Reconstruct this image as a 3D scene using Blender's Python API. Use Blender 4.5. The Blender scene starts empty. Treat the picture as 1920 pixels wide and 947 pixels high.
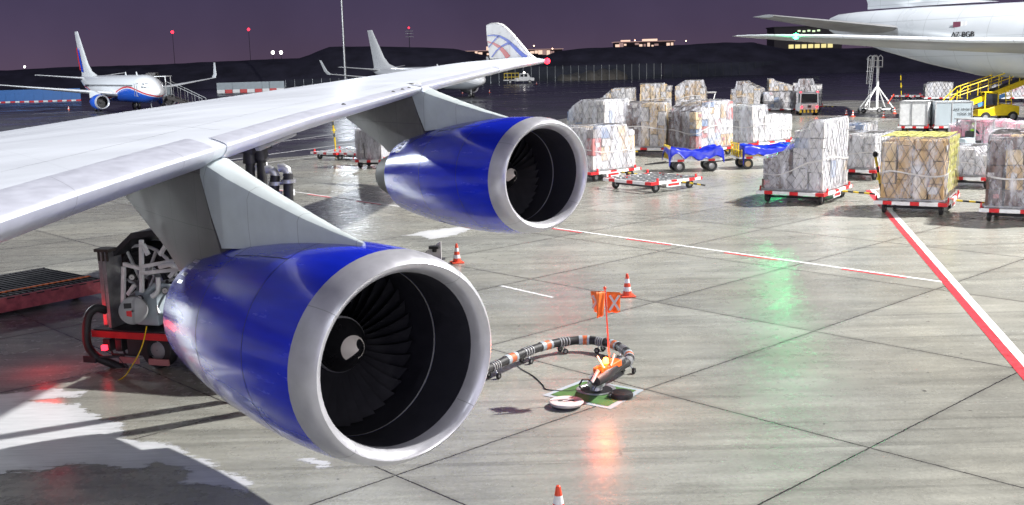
import bpy, bmesh, math, random
from mathutils import Vector, Matrix, noise
random.seed(7)
sc = bpy.context.scene
COL = sc.collection
R = math.radians; PI = math.pi
S2L = lambda r, g, b: tuple(((c/255)/12.92 if c/255 <= .04045 else ((c/255+.055)/1.055)**2.4) for c in (r, g, b))

# ------------------------------------------------------------------ camera
F, PITCH, ROLL, HC = 2022.4, .1754, .0251, 5.896          # focal length in px of a 1920 wide frame, height in m
_cp, _sp, _c, _s = math.cos(PITCH), math.sin(PITCH), math.cos(ROLL), math.sin(ROLL)
_r, _d, _f = Vector((1, 0, 0)), Vector((0, -_sp, -_cp)), Vector((0, _cp, -_sp))
RT, DN, FW = _c*_r+_s*_d, -_s*_r+_c*_d, _f
cam_data = bpy.data.cameras.new('camera'); cam = bpy.data.objects.new('camera', cam_data); COL.objects.link(cam)
M = Matrix.Identity(4)
for i in range(3):
    M[i][0], M[i][1], M[i][2] = RT[i], -DN[i], -FW[i]
M[2][3] = HC
cam.matrix_world = M
cam_data.sensor_width = 36; cam_data.lens = 36*F/1920
cam_data.clip_start = .1; cam_data.clip_end = 6000
sc.camera = cam

def at(px, py, z=0.0):
    """the place on the level z that the photograph shows at px, py"""
    d = RT*((px-960)/F)+DN*((py-473.5)/F)+FW
    t = (z-HC)/d.z
    return Vector((0, 0, HC))+d*t
def pix(P):
    q = Vector(P)-Vector((0, 0, HC)); return (960+F*q.dot(RT)/q.dot(FW), 473.5+F*q.dot(DN)/q.dot(FW))

# ------------------------------------------------------------------ sky, exposure, lamps
sc.view_settings.view_transform = 'Standard'; sc.view_settings.look = 'None'
sc.view_settings.exposure = .52; sc.view_settings.gamma = 1
sc.cycles.use_denoising = True
sc.cycles.max_bounces = 8; sc.cycles.transparent_max_bounces = 24
sc.cycles.sample_clamp_indirect = 6
w = bpy.data.worlds.new('World'); sc.world = w; w.use_nodes = True
nt = w.node_tree; nt.nodes.clear()
wo = nt.nodes.new('ShaderNodeOutputWorld'); bg = nt.nodes.new('ShaderNodeBackground')
tc = nt.nodes.new('ShaderNodeTexCoord'); sx = nt.nodes.new('ShaderNodeSeparateXYZ'); cr = nt.nodes.new('ShaderNodeValToRGB')
nt.links.new(tc.outputs['Generated'], sx.inputs[0]); nt.links.new(sx.outputs['Z'], cr.inputs[0])
nt.links.new(cr.outputs[0], bg.inputs[0]); nt.links.new(bg.outputs[0], wo.inputs[0])
e = cr.color_ramp.elements
e[0].position = 0; e[0].color = (*S2L(92, 76, 97), 1)
e[1].position = 1; e[1].color = (*S2L(46, 46, 72), 1)
for p, c in ((.03, (82, 70, 95)), (.08, (70, 63, 91)), (.3, (56, 52, 80))):
    n = e.new(p); n.color = (*S2L(*c), 1)
cn = nt.nodes.new('ShaderNodeTexNoise'); cn.inputs['Scale'].default_value = 3.5; cn.inputs['Detail'].default_value = 5
cs = nt.nodes.new('ShaderNodeMapRange'); cs.inputs[1].default_value = .3; cs.inputs[2].default_value = .7; cs.inputs[3].default_value = .74; cs.inputs[4].default_value = 1.24
cv = nt.nodes.new('ShaderNodeVectorMath'); cv.operation = 'SCALE'
nt.links.new(tc.outputs['Generated'], cn.inputs['Vector']); nt.links.new(cn.outputs['Fac'], cs.inputs[0]); nt.links.new(cr.outputs[0], cv.inputs[0]); nt.links.new(cs.outputs[0], cv.inputs['Scale']); nt.links.new(cv.outputs[0], bg.inputs[0])
bg.inputs[1].default_value = .58

def lamp(name, loc, power, col=(1, 1, 1), rad=.5):
    l = bpy.data.lights.new(name, 'POINT'); l.energy = power; l.color = col; l.shadow_soft_size = rad
    o = bpy.data.objects.new(name, l); o.location = loc; COL.objects.link(o); return o
def spot(name, loc, aim, power, deg, col=(1, 1, 1), rad=.5, blend=.6):
    l = bpy.data.lights.new(name, 'SPOT'); l.energy = power; l.color = col; l.shadow_soft_size = rad; l.spot_size = R(deg); l.spot_blend = blend
    o = bpy.data.objects.new(name, l); o.location = loc; COL.objects.link(o)
    o.rotation_euler = (Vector(aim)-Vector(loc)).to_track_quat('-Z', 'Y').to_euler(); return o
lamp('apron_floodlight', (60.5, 43.5, 61), 560e3, (1, .98, .945), 1.0)          # mast right of the stands
lamp('terminal_floodlight', (-10, -14, 19), 3.5e3, (.9, .93, 1), .6)        # lamps on the terminal roof, behind
lamp('terminal_floodlight', (24, -10, 17), 8e3, (1, .97, .93), .6)
spot('terminal_floodlight', (22, -14, 20), (15, 60, 1), 52e3, 42, (1, .98, .96), .6)   # aimed at the parked cargo
_al = bpy.data.lights.new('soft_fill_light', 'AREA'); _al.shape = 'RECTANGLE'; _al.size = 60; _al.size_y = 9; _al.energy = 4.5e3; _al.color = (.86, .84, 1)
_ao = bpy.data.objects.new('soft_fill_light', _al); _ao.location = (6, -32, 9); _ao.rotation_euler = (R(90), 0, 0); COL.objects.link(_ao)   # added fill lamp out of view, lifts the shadows
lamp('apron_floodlight', (-90, 105, 30), 200e3, (.88, .95, 1), .9)       # lights the parked airliners
lamp('apron_floodlight', (85, 50, 28), 9e3, (.95, .98, 1), .9)         # freighter stand

# ------------------------------------------------------------------ materials
class Nodes:
    def __init__(s, m):
        s.t = m.node_tree
    def n(s, typ, **k):
        nd = s.t.nodes.new('ShaderNode'+typ)
        for a, v in k.items(): setattr(nd, a, v)
        return nd
    def l(s, a, b): s.t.links.new(a, b)
    def math(s, op, a, b=None, clamp=False):
        nd = s.n('Math', operation=op, use_clamp=clamp)
        for i, v in enumerate((a, b)):
            if v is None: continue
            if isinstance(v, (int, float)): nd.inputs[i].default_value = v
            else: s.l(v, nd.inputs[i])
        return nd.outputs[0]
    def mix(s, fac, a, b):
        nd = s.n('Mix', data_type='RGBA')
        for i, v in ((0, fac), (6, a), (7, b)):
            if isinstance(v, (int, float)): nd.inputs[i].default_value = v
            elif isinstance(v, tuple): nd.inputs[i].default_value = (*v[:3], 1)
            else: s.l(v, nd.inputs[i])
        return nd.outputs[2]
    def coords(s, scale=(1, 1, 1), rot=0.0):
        c = s.n('TexCoord'); mp = s.n('Mapping'); mp.inputs['Scale'].default_value = scale; mp.inputs['Rotation'].default_value = (0, 0, rot)
        s.l(c.outputs['Object'], mp.inputs[0]); return mp.outputs[0]
    def noise(s, vec, scale, detail=4, rough=.55):
        nd = s.n('TexNoise'); s.l(vec, nd.inputs['Vector']); nd.inputs['Scale'].default_value = scale
        nd.inputs['Detail'].default_value = detail; nd.inputs['Roughness'].default_value = rough; return nd.outputs['Fac']
    def ramp(s, fac, *stops):
        nd = s.n('ValToRGB'); s.l(fac, nd.inputs[0]); el = nd.color_ramp.elements
        for i, (p, c) in enumerate(stops):
            x = el[i] if i < 2 else el.new(p)
            x.position = p; x.color = (c, c, c, 1) if isinstance(c, (int, float)) else (*c, 1)
        return nd.outputs[0]

def mat(name, col, rough=.5, metal=0, var=.12, vscale=3.0, coat=0, emit=0, bump=0, bscale=30, alpha=1, stretch=(1, 1, 1)):
    m = bpy.data.materials.new(name); m.use_nodes = True
    N = Nodes(m); b = m.node_tree.nodes['Principled BSDF']
    v = N.coords(stretch)
    if var:
        f = N.noise(v, vscale, 5, .6)
        f = N.ramp(f, (.3, 0.), (.7, 1.))
        N.l(N.mix(f, tuple(c*(1-var) for c in col), tuple(min(1, c*(1+var)) for c in col)), b.inputs['Base Color'])
        rr = N.ramp(f, (0., max(0, rough-.07)), (1., min(1, rough+.07))); N.l(rr, b.inputs['Roughness'])
    else:
        b.inputs['Base Color'].default_value = (*col, 1); b.inputs['Roughness'].default_value = rough
    b.inputs['Metallic'].default_value = metal
    if coat: b.inputs['Coat Weight'].default_value = coat; b.inputs['Coat Roughness'].default_value = .06
    if emit: b.inputs['Emission Color'].default_value = (*col, 1); b.inputs['Emission Strength'].default_value = emit
    if bump:
        bn = N.n('Bump'); bn.inputs['Strength'].default_value = bump; bn.inputs['Distance'].default_value = .02
        N.l(N.noise(v, bscale, 4), bn.inputs['Height']); N.l(bn.outputs[0], b.inputs['Normal'])
    if alpha < 1: b.inputs['Alpha'].default_value = alpha
    return m

MT = dict(
    white=mat('white_paint', (.78, .79, .8), .3, var=.05),
    wingwhite=mat('wing_paint', (.66, .70, .77), .36, var=.04, vscale=1.2, stretch=(1, .25, 1)),
    slat=mat('bare_aluminium', (.58, .60, .69), .36, metal=.15, var=.06, vscale=5, stretch=(1, 1, 1)),
    lip=mat('polished_lip_metal', (.60, .60, .64), .36, metal=.5, var=.07, vscale=5),
    blue=mat('blue_cowl_paint', (.001, .020, .60), .22, var=.16, vscale=2.2, coat=.45, stretch=(.35, 2.4, 2.4), bump=.03, bscale=3),
    core=mat('heat_stained_metal', (.05, .043, .038), .6, metal=0, var=.3, vscale=5),
    pylon=mat('grey_pylon_paint', (.13, .125, .125), .45, var=.25, vscale=2.2),
    fairing=mat('fairing_paint', (.56, .62, .63), .35, var=.06),
    liner=mat('inlet_liner', (.02, .02, .028), .5, var=.2, vscale=6),
    blade=mat('fan_blade_metal', (.075, .075, .09), .38, metal=.6, var=.15),
    dark=mat('dark_metal', (.03, .03, .035), .5, var=.2),
    spinner=mat('spinner_black', (.012, .012, .014), .3, var=.1),
    swirl=mat('swirl_paint', (.75, .7, .66), .4, var=.05),
    red=mat('red_paint', (.6, .02, .025), .4, var=.15),
    stripe_red=mat('ground_red_paint', (.56, .03, .045), .45, var=.25, vscale=6),
    stripe_white=mat('ground_white_paint', (.78, .78, .78), .42, var=.12, vscale=7),
    orange=mat('cone_orange', (.75, .075, .03), .45, var=.08),
    flag=mat('flag_orange', (.85, .17, .02), .6, var=.1),
    yellow=mat('yellow_paint', (.8, .58, .01), .4, var=.1),
    steel=mat('galvanised_steel', (.45, .46, .47), .38, metal=.7, var=.2, vscale=8),
    frost=mat('white_frame_paint', (.72, .73, .74), .4, var=.12, vscale=5),
    rubber=mat('rubber', (.018, .018, .02), .55, var=.2),
    rim=mat('wheel_rim', (.33, .33, .35), .4, metal=.5, var=.1),
    kraft=mat('kraft_card', (.46, .31, .15), .75, var=.15),
    kraft2=mat('pale_kraft_card', (.58, .44, .26), .75, var=.12),
    cartonwhite=mat('white_card', (.54, .525, .52), .7, var=.08),
    cartongrey=mat('grey_card', (.30, .28, .28), .7, var=.15),
    cartonbrown=mat('brown_card', (.12, .075, .065), .7, var=.2),
    cartonred=mat('red_print', (.42, .17, .17), .6, var=.1),
    cartonblue=mat('blue_print', (.20, .27, .42), .6, var=.1),
    cord=mat('dark_net_cord', (.09, .085, .085), .8, var=.2),
    cordyellow=mat('yellow_net_cord', (.46, .45, .14), .8, var=.2),
    tarp=mat('blue_tarpaulin', (.005, .018, .42), .38, var=.15, vscale=3, bump=.5, bscale=5),
    glass=mat('dark_glass', (.02, .022, .03), .06, var=0),
    skin=mat('skin', (.5, .3, .22), .6, var=.05),
    lime=mat('lime_vest', (.42, .85, .05), .6, var=.06),
    navy=mat('navy_cloth', (.02, .025, .05), .8, var=.1),
    pink=mat('pink_wrap', (.72, .24, .34), .35, var=.25, vscale=3, bump=.6, bscale=6),
    pinkside=mat('red_lit_side_paint', (.46, .11, .13), .5, var=.35, vscale=5),  # red side, with the pink cast of red lamplight put in its colour
    soil=mat('haze_tinted_soil', (.055, .053, .082), .95, var=.45, vscale=.15, bump=.7, bscale=.6),  # bluish tint stands in for haze over the distant hills
    mound=mat('grey_earth', (.16, .14, .12), .95, var=.35, vscale=.5, bump=.8, bscale=1.2),
    hoarding=mat('blue_hoarding', (.03, .14, .42), .45, var=.2, vscale=.4),
    hoardgrey=mat('grey_hoarding', (.36, .42, .46), .5, var=.15, vscale=.4),
    sleeve=mat('scuffed_orange_sleeve', (.50, .12, .04), .55, var=.4, vscale=9),
    matgreen=mat('green_mat', (.055, .14, .03), .8, var=.35, vscale=6),
    puddle_glare=mat('painted_puddle_glare', (.80, .82, .84), .6, var=.08, vscale=1.5, stretch=(.5, 3, 1)),
    lampred=mat('red_lamp', (1, .02, .04), .4, var=0, emit=4),
    lampwarm=mat('warm_lamp', (1, .6, .4), .4, var=0, emit=4),
    lampgreen=mat('green_lamp', (.02, 1, .25), .4, var=0, emit=30),
    lampwhite=mat('white_lamp', (1, .95, .88), .4, var=0, emit=12),
    lampamber=mat('amber_lamp', (1, .3, .03), .4, var=0, emit=12),
    litroof=mat('lit_terminal_front', (1, .68, .52), .5, var=.5, vscale=.05, emit=.75),
    dimfront=mat('dim_terminal_front', (.8, .5, .45), .5, var=.6, vscale=.08, emit=.28),
    farwall=mat('unlit_wall', (.09, .08, .09), .8, var=.15),
    litwin=mat('lit_window', (1, .85, .35), .5, var=.5, vscale=.9, emit=.6),
    signtext=mat('lit_sign', (.75, 1, .6), .5, var=0, emit=.8),
    black=mat('black_paint', (.01, .01, .012), .5, var=.1),
    maroon=mat('maroon_paint', (.16, .01, .05), .5, var=0),
    paleblue=mat('pale_blue_panel', (.10, .3, .75), .4, var=.1),
    belly=mat('grey_belly_paint', (.34, .35, .36), .4, var=.15, vscale=.6),
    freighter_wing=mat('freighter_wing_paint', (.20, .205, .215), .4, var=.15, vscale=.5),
    freighter=mat('pale_freighter_paint', (.42, .45, .49), .33, var=.06, vscale=.25),
)

def panel_lines(name, dx, dy, dz, k=.35, wd=.012):
    m = MT[name]; N = Nodes(m); b = m.node_tree.nodes['Principled BSDF']; src = b.inputs['Base Color'].links[0].from_socket
    s_ = N.n('SeparateXYZ'); N.l(N.n('TexCoord').outputs['Object'], s_.inputs[0]); msk = None
    for ax_, d_ in zip('XYZ', (dx, dy, dz)):
        if not d_: continue
        u = N.math('DIVIDE', s_.outputs[ax_], d_); fr = N.math('FRACT', u)
        q = N.math('LESS_THAN', N.math('MULTIPLY', N.math('ABSOLUTE', N.math('SUBTRACT', fr, .5)), d_), wd/2)
        msk = q if msk is None else N.math('MAXIMUM', msk, q)
    N.l(N.mix(N.math('MULTIPLY', msk, k), src, (.03, .03, .035)), b.inputs['Base Color'])
panel_lines('pylon', 1.05, 0, .8, .6, .014); panel_lines('fairing', 1.25, 0, 0, .45, .012)
panel_lines('wingwhite', 0, 1.7, 0, .12, .012); panel_lines('slat', 0, 1.95, 0, .3, .012)
panel_lines('freighter', 3.1, 0, 1.55, .3, .05); panel_lines('belly', 2.3, 0, 0, .3, .04)
def film_material(name, a, tint=(.80, .82, .90), wr=.9):
    m = bpy.data.materials.new(name); m.use_nodes = True
    N = Nodes(m); b = m.node_tree.nodes['Principled BSDF']
    v = N.coords((1, 1, .35))
    f = N.noise(v, 2.6, 6, .65)
    b.inputs['Base Color'].default_value = (*tint, 1); b.inputs['Roughness'].default_value = .14
    N.l(N.ramp(f, (.38, max(.04, a-.25)), (.5, a), (.66, min(1, a+.38))), b.inputs['Alpha'])
    bn = N.n('Bump'); bn.inputs['Strength'].default_value = wr; bn.inputs['Distance'].default_value = .08
    N.l(N.noise(v, 4.5, 5, .7), bn.inputs['Height']); N.l(bn.outputs[0], b.inputs['Normal'])
    return m
MT['film'] = film_material('clear_plastic_film', .24)
MT['milky'] = film_material('milky_plastic_film', .36)
MT['cover'] = film_material('white_plastic_cover', .85)

def mesh_fence_material():
    m = bpy.data.materials.new('wire_mesh'); m.use_nodes = True
    b = m.node_tree.nodes['Principled BSDF']; b.inputs['Base Color'].default_value = (.16, .22, .22, 1); b.inputs['Alpha'].default_value = .10
    return m
MT['wiremesh'] = mesh_fence_material()

# livery of the parked airliners: blue belly under a rising wave with a red line along it
def livery(name, blue=True):
    m = bpy.data.materials.new(name); m.use_nodes = True
    N = Nodes(m); b = m.node_tree.nodes['Principled BSDF']; b.inputs['Roughness'].default_value = .25; b.inputs['Coat Weight'].default_value = .3
    c = N.n('TexCoord'); s = N.n('SeparateXYZ'); N.l(c.outputs['Object'], s.inputs[0])
    x, z = s.outputs['X'], s.outputs['Z']
    wv = N.math('SINE', N.math('MULTIPLY', N.math('ADD', x, 2.5), -.27))
    edge = N.math('ADD', N.math('MULTIPLY', wv, .85), 2.55)
    d = N.math('SUBTRACT', z, edge)
    below = N.math('LESS_THAN', d, 0.0)
    line = N.math('LESS_THAN', N.math('ABSOLUTE', N.math('SUBTRACT', d, .22)), .11)
    c1 = N.mix(below, (.8, .81, .83), (.015, .10, .55) if blue else (.45, .47, .5))
    c2 = N.mix(line, c1, (.6, .03, .05) if blue else (.7, .71, .73))
    N.l(c2, b.inputs['Base Color'])
    return m
MT['livery'] = livery('airliner_livery'); MT['livery_plain'] = livery('airliner_white_livery', False)

def cowl_material():
    """blue cowl with faint panel joints, row of latches dirt and streaks"""
    m = MT['blue']; return m

# concrete apron: slabs with joints, worn tone per slab, tyre streaks and a damp sheen
SLAB, SLABV, STH = .9558*HC, .9558*.7788*HC, .75
ST = (-.3012*HC, 2.5295*HC)
def concrete():
    m = bpy.data.materials.new('concrete_slabs'); m.use_nodes = True
    N = Nodes(m); b = m.node_tree.nodes['Principled BSDF']
    c = N.n('TexCoord'); P = c.outputs['Object']
    mp = N.n('Mapping', vector_type='TEXTURE'); mp.inputs['Location'].default_value = (*ST, 0); mp.inputs['Rotation'].default_value = (0, 0, STH)
    N.l(P, mp.inputs[0]); s = N.n('SeparateXYZ'); N.l(mp.outputs[0], s.inputs[0])
    wob = N.math('MULTIPLY', N.math('SUBTRACT', N.noise(P, 6, 3), .5), .03)
    def cell(v, size):
        u = N.math('DIVIDE', N.math('ADD', v, wob), size)
        fl = N.math('FLOOR', u); fr = N.math('SUBTRACT', u, fl)
        dd = N.math('MULTIPLY', N.math('SUBTRACT', .5, N.math('ABSOLUTE', N.math('SUBTRACT', fr, .5))), size)
        return fl, dd
    fu, du = cell(s.outputs['X'], SLAB); fv, dv = cell(s.outputs['Y'], SLABV)
    dist = N.math('MINIMUM', du, dv)
    joint = N.ramp(dist, (.010, 1.), (.019, 0.))
    jedge = N.ramp(dist, (.02, 1.), (.16, 0.))
    cb = N.n('CombineXYZ'); N.l(fu, cb.inputs[0]); N.l(fv, cb.inputs[1])
    wn = N.n('TexWhiteNoise', noise_dimensions='2D'); N.l(cb.outputs[0], wn.inputs['Vector'])
    tone = N.math('ADD', N.math('MULTIPLY', wn.outputs['Value'], .22), .89)
    big = N.ramp(N.noise(P, .09, 5, .6), (.34, .82), (.66, 1.12))
    mid = N.ramp(N.noise(P, .7, 6, .65), (.3, .82), (.72, 1.1))
    st = N.coords((.35, 2.6, 1), R(-38)); streak = N.ramp(N.noise(st, .8, 8, .75), (.34, .76), (.62, 1.08))
    st2 = N.coords((.12, 1.9, 1), R(12)); streak2 = N.ramp(N.noise(st2, .9, 5, .65), (.3, .84), (.62, 1.05))
    fine = N.ramp(N.noise(P, 16, 6, .8), (.28, .72), (.72, 1.2))
    speck = N.ramp(N.noise(P, 5.5, 2, .5), (.735, 1.), (.76, .35))
    ty1 = N.ramp(N.noise(N.coords((.05, 2.8, 1), R(-34)), 1.0, 3, .5), (.62, 1.), (.66, .80))
    ty2 = N.ramp(N.noise(N.coords((.04, 2.2, 1), R(28)), 1.0, 3, .5), (.64, 1.), (.68, .84))
    oil = N.ramp(N.noise(P, .9, 4, .6), (.70, 1.), (.76, .62))
    k = tone
    for q in (big, mid, streak, streak2, fine, speck, ty1, ty2, oil): k = N.math('MULTIPLY', k, q)
    hue = N.noise(P, .16, 3); base = N.mix(N.ramp(hue, (.35, 0.), (.65, 1.)), (.312, .318, .289), (.338, .331, .284))
    vm = N.n('VectorMath', operation='SCALE'); N.l(base, vm.inputs[0]); N.l(k, vm.inputs['Scale'])
    colr = N.mix(N.math('MULTIPLY', jedge, .22), vm.outputs[0], (.06, .055, .05))
    colr = N.mix(joint, colr, (.022, .02, .02))
    # rusty brown spill stain by the nearest engine
    N.l(colr, b.inputs['Base Color'])
    wet = N.ramp(N.noise(P, .13, 5, .6), (.40, 0.), (.62, 1.))
    r0 = N.math('MULTIPLY', N.ramp(N.noise(P, 3.0, 5, .7), (.3, .22), (.7, .43)), N.ramp(wet, (0., 1.0), (1., .6)))
    N.l(r0, b.inputs['Roughness'])
    b.inputs['Specular IOR Level'].default_value = .55
    bn = N.n('Bump'); bn.inputs['Strength'].default_value = .25; bn.inputs['Distance'].default_value = .012
    h = N.math('SUBTRACT', N.noise(P, 30, 5, .7), N.math('MULTIPLY', joint, 1.5)); N.l(h, bn.inputs['Height']); N.l(bn.outputs[0], b.inputs['Normal'])
    return m
def asphalt():
    m = bpy.data.materials.new('wet_asphalt'); m.use_nodes = True
    N = Nodes(m); b = m.node_tree.nodes['Principled BSDF']
    c = N.n('TexCoord'); P = c.outputs['Object']
    big = N.ramp(N.noise(P, .04, 5, .6), (.3, .6), (.7, 1.3)); fine = N.ramp(N.noise(P, 4, 5, .7), (.3, .8), (.7, 1.2))
    st = N.coords((.03, .6, 1), R(-8)); sk = N.ramp(N.noise(st, .8, 5, .65), (.35, .7), (.65, 1.25))
    k = N.math('MULTIPLY', N.math('MULTIPLY', big, fine), sk)
    vm = N.n('VectorMath', operation='SCALE'); vm.inputs[0].default_value = (.05, .05, .058); N.l(k, vm.inputs['Scale'])
    N.l(vm.outputs[0], b.inputs['Base Color'])
    N.l(N.ramp(N.noise(P, .12, 6, .65), (.35, .10), (.65, .42)), b.inputs['Roughness'])
    bn = N.n('Bump'); bn.inputs['Strength'].default_value = .12; bn.inputs['Distance'].default_value = .015
    N.l(N.noise(P, 7, 5, .7), bn.inputs['Height']); N.l(bn.outputs[0], b.inputs['Normal'])
    return m
for nm_ in ('stripe_red', 'stripe_white'):
    N_ = Nodes(MT[nm_]); b_ = MT[nm_].node_tree.nodes['Principled BSDF']
    N_.l(N_.ramp(N_.noise(N_.coords((1, 1, 1)), 5, 7, .75), (.33, .35), (.42, 1.)), b_.inputs['Alpha'])
MT['concrete'] = concrete(); MT['asphalt'] = asphalt()

# ------------------------------------------------------------------ mesh helpers
class MB:
    def __init__(s): s.v = []; s.f = []; s.m = []
    def add(s, vs, fs, mi=0):
        o = len(s.v); s.v += [tuple(v) for v in vs]; s.f += [tuple(i+o for i in f) for f in fs]; s.m += [mi]*len(fs); return s
    def box(s, c, d, mi=0, rot=0.0, M=None):
        hx, hy, hz = d[0]/2, d[1]/2, d[2]/2
        m = M or Matrix.Rotation(rot, 3, 'Z')
        vs = [Vector(c)+m @ Vector((x*hx, y*hy, z*hz)) for z in (-1, 1) for y in (-1, 1) for x in (-1, 1)]
        return s.add(vs, [(0, 2, 3, 1), (4, 5, 7, 6), (0, 1, 5, 4), (2, 6, 7, 3), (0, 4, 6, 2), (1, 3, 7, 5)], mi)
    def bar(s, a, b, wd, ht=None, mi=0, up=(0, 0, 1)):
        a, b = Vector(a), Vector(b); d = b-a; L = d.length
        if L < 1e-6: return s
        x = d/L; y = Vector(up).cross(x)
        if y.length < 1e-4: y = Vector((0, 1, 0)).cross(x)
        y.normalize(); z = x.cross(y)
        return s.box((a+b)/2, (L, wd, ht or wd), mi, M=Matrix((x, y, z)).transposed())
    def tube(s, pts, r, n=8, mi=0, cap=True):
        pts = [Vector(p) for p in pts]; rr = r if isinstance(r, (list, tuple)) else [r]*len(pts)
        rings = []; prev = None
        for i, p in enumerate(pts):
            t = (pts[min(i+1, len(pts)-1)]-pts[max(i-1, 0)]); t.normalize()
            if prev is None:
                a = Vector((0, 0, 1)).cross(t)
                if a.length < .05: a = Vector((1, 0, 0)).cross(t)
            else: a = prev-t*prev.dot(t)
            a.normalize(); prev = a; b = t.cross(a)
            rings.append([p+(a*math.cos(2*PI*k/n)+b*math.sin(2*PI*k/n))*rr[i] for k in range(n)])
        return s.loft(rings, mi, cap)
    def loft(s, rings, mi=0, cap=True, closed=True):
        n = len(rings[0]); vs = [p for r in rings for p in r]; fs = []
        for i in range(len(rings)-1):
            for k in range(n if closed else n-1):
                k2 = (k+1) % n; fs.append((i*n+k, i*n+k2, (i+1)*n+k2, (i+1)*n+k))
        if cap and closed: fs += [tuple(range(n))[::-1], tuple((len(rings)-1)*n+k for k in range(n))]
        return s.add(vs, fs, mi)
    def lathe(s, prof, n=32, O=(0, 0, 0), ax=(1, 0, 0), mi=0, cap=False):
        ax = Vector(ax).normalized(); O = Vector(O)
        a = Vector((0, 0, 1)).cross(ax)
        if a.length < .05: a = Vector((1, 0, 0))
        a.normalize(); b = ax.cross(a)
        return s.loft([[O+ax*p+(a*math.cos(2*PI*k/n)+b*math.sin(2*PI*k/n))*max(r, 1e-4) for k in range(n)] for p, r in prof], mi, cap)
    def prism(s, poly, vec, mi=0):
        n = len(poly); vec = Vector(vec); A = [Vector(p) for p in poly]; B = [p+vec for p in A]
        return s.add(A+B, [tuple(range(n))[::-1], tuple(range(n, 2*n))]+[(i, (i+1) % n, n+(i+1) % n, n+i) for i in range(n)], mi)
    def sheet(s, poly, mi=0): return s.add(poly, [tuple(range(len(poly)))], mi)
    def build(s, name, mats, parent=None, smooth=True, ang=38, bev=0, loc=None):
        me = bpy.data.meshes.new(name); me.from_pydata(s.v, [], s.f); 
        ml = mats if isinstance(mats, (list, tuple)) else [mats]
        for m in ml: me.materials.append(MT[m] if isinstance(m, str) else m)
        me.polygons.foreach_set('material_index', s.m)
        bm = bmesh.new(); bm.from_mesh(me); bmesh.ops.recalc_face_normals(bm, faces=bm.faces); bm.to_mesh(me); bm.free()
        if smooth:
            me.polygons.foreach_set('use_smooth', [True]*len(me.polygons)); me.set_sharp_from_angle(angle=R(ang))
        me.update()
        o = bpy.data.objects.new(name, me); COL.objects.link(o)
        if parent: o.parent = parent
        if loc: o.location = loc
        if bev:
            b = o.modifiers.new('bevel', 'BEVEL'); b.width = bev; b.segments = 2; b.limit_method = 'ANGLE'
        return o
def tag(o, label=None, cat=None, group=None, kind=None):
    if label: o['label'] = label
    if cat: o['category'] = cat
    if group: o['group'] = group
    if kind: o['kind'] = kind
    return o
def thing(name, label, cat, loc=(0, 0, 0), rz=0, group=None):
    o = bpy.data.objects.new(name, None); COL.objects.link(o); o.location = loc; o.rotation_euler = (0, 0, rz); o.empty_display_size = .3
    return tag(o, label, cat, group)
def copy_tree(o, parent=None):
    c = o.copy(); COL.objects.link(c); c.parent = parent
    for ch in list(o.children): copy_tree(ch, c)
    return c
PROTO = {}
def instance(key, maker, loc, rz, label, group=None):
    if key not in PROTO: o = PROTO[key] = maker()
    else: o = copy_tree(PROTO[key])
    o.location = loc; o.rotation_euler = (0, 0, rz); o['label'] = label
    if group: o['group'] = group
    return o
def struct(mb, name, m): return tag(mb.build(name, m, smooth=False), kind='structure')
def text_mesh(s, size, mname, name, parent, M4, ext=.005):
    cu = bpy.data.curves.new(name, 'FONT'); cu.body = s; cu.size = size; cu.extrude = ext; cu.align_x = 'CENTER'; cu.align_y = 'CENTER'
    t = bpy.data.objects.new(name+'_tmp', cu); COL.objects.link(t)
    dg = bpy.context.evaluated_depsgraph_get(); me = bpy.data.meshes.new_from_object(t.evaluated_get(dg))
    bpy.data.objects.remove(t); me.materials.clear(); me.materials.append(MT[mname])
    o = bpy.data.objects.new(name, me); COL.objects.link(o)
    if parent: o.parent = parent
    o.matrix_local = M4; return o

# ------------------------------------------------------------------ ground and painted markings
big = MB(); big.sheet([(-3000, -200, -.004), (3000, -200, -.004), (3000, 4000, -.004), (-3000, 4000, -.004)])
struct(big, 'taxiway', 'asphalt')
edge_px = [(-700, 360), (0, 335), (560, 293), (860, 262), (1100, 214), (1300, 196), (1600, 188), (1920, 200), (2500, 215)]
cm = MB(); ep = [at(x, y, 0) for x, y in edge_px]
cm.sheet([(-200, -150, 0), (260, -150, 0)]+[(260, ep[-1].y, 0)]+ep[::-1]+[(-200, ep[0].y, 0)])
struct(cm, 'apron', 'concrete')
def strip(a, b, w0, mi, mb, z=.004, side=0.0):
    a, b = Vector(a), Vector(b); d = (b-a).normalized(); nrm = Vector((-d.y, d.x, 0))
    mb.sheet([(a+nrm*(side-w0/2)).to_3d().xy.to_tuple()+(z,), (b+nrm*(side-w0/2)).xy.to_tuple()+(z,), (b+nrm*(side+w0/2)).xy.to_tuple()+(z,), (a+nrm*(side+w0/2)).xy.to_tuple()+(z,)], mi)
mk = MB()
A0, A1 = at(500, 353), at(1783, 532)
strip(A0, A1, .13, 0, mk, .004, .075)
dv = (A1-A0); L = dv.length; dd = dv/L
q = 0.0
while q < L:
    strip(A0+dd*q, A0+dd*min(L, q+1.9), .14, 1, mk, .004, -.07); q += 4.0
B0, B1 = at(1632, 357), at(1985, 765); B1 = B0+(B1-B0)*1.35
strip(B0, B1, .19, 1, mk, .008, -.1); strip(B0, B1, .19, 0, mk, .008, .1)
strip(at(1632, 356), at(1680, 352), .16, 0, mk, .004)
strip(at(940, 536), at(1037, 558), .09, 0, mk)
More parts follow.
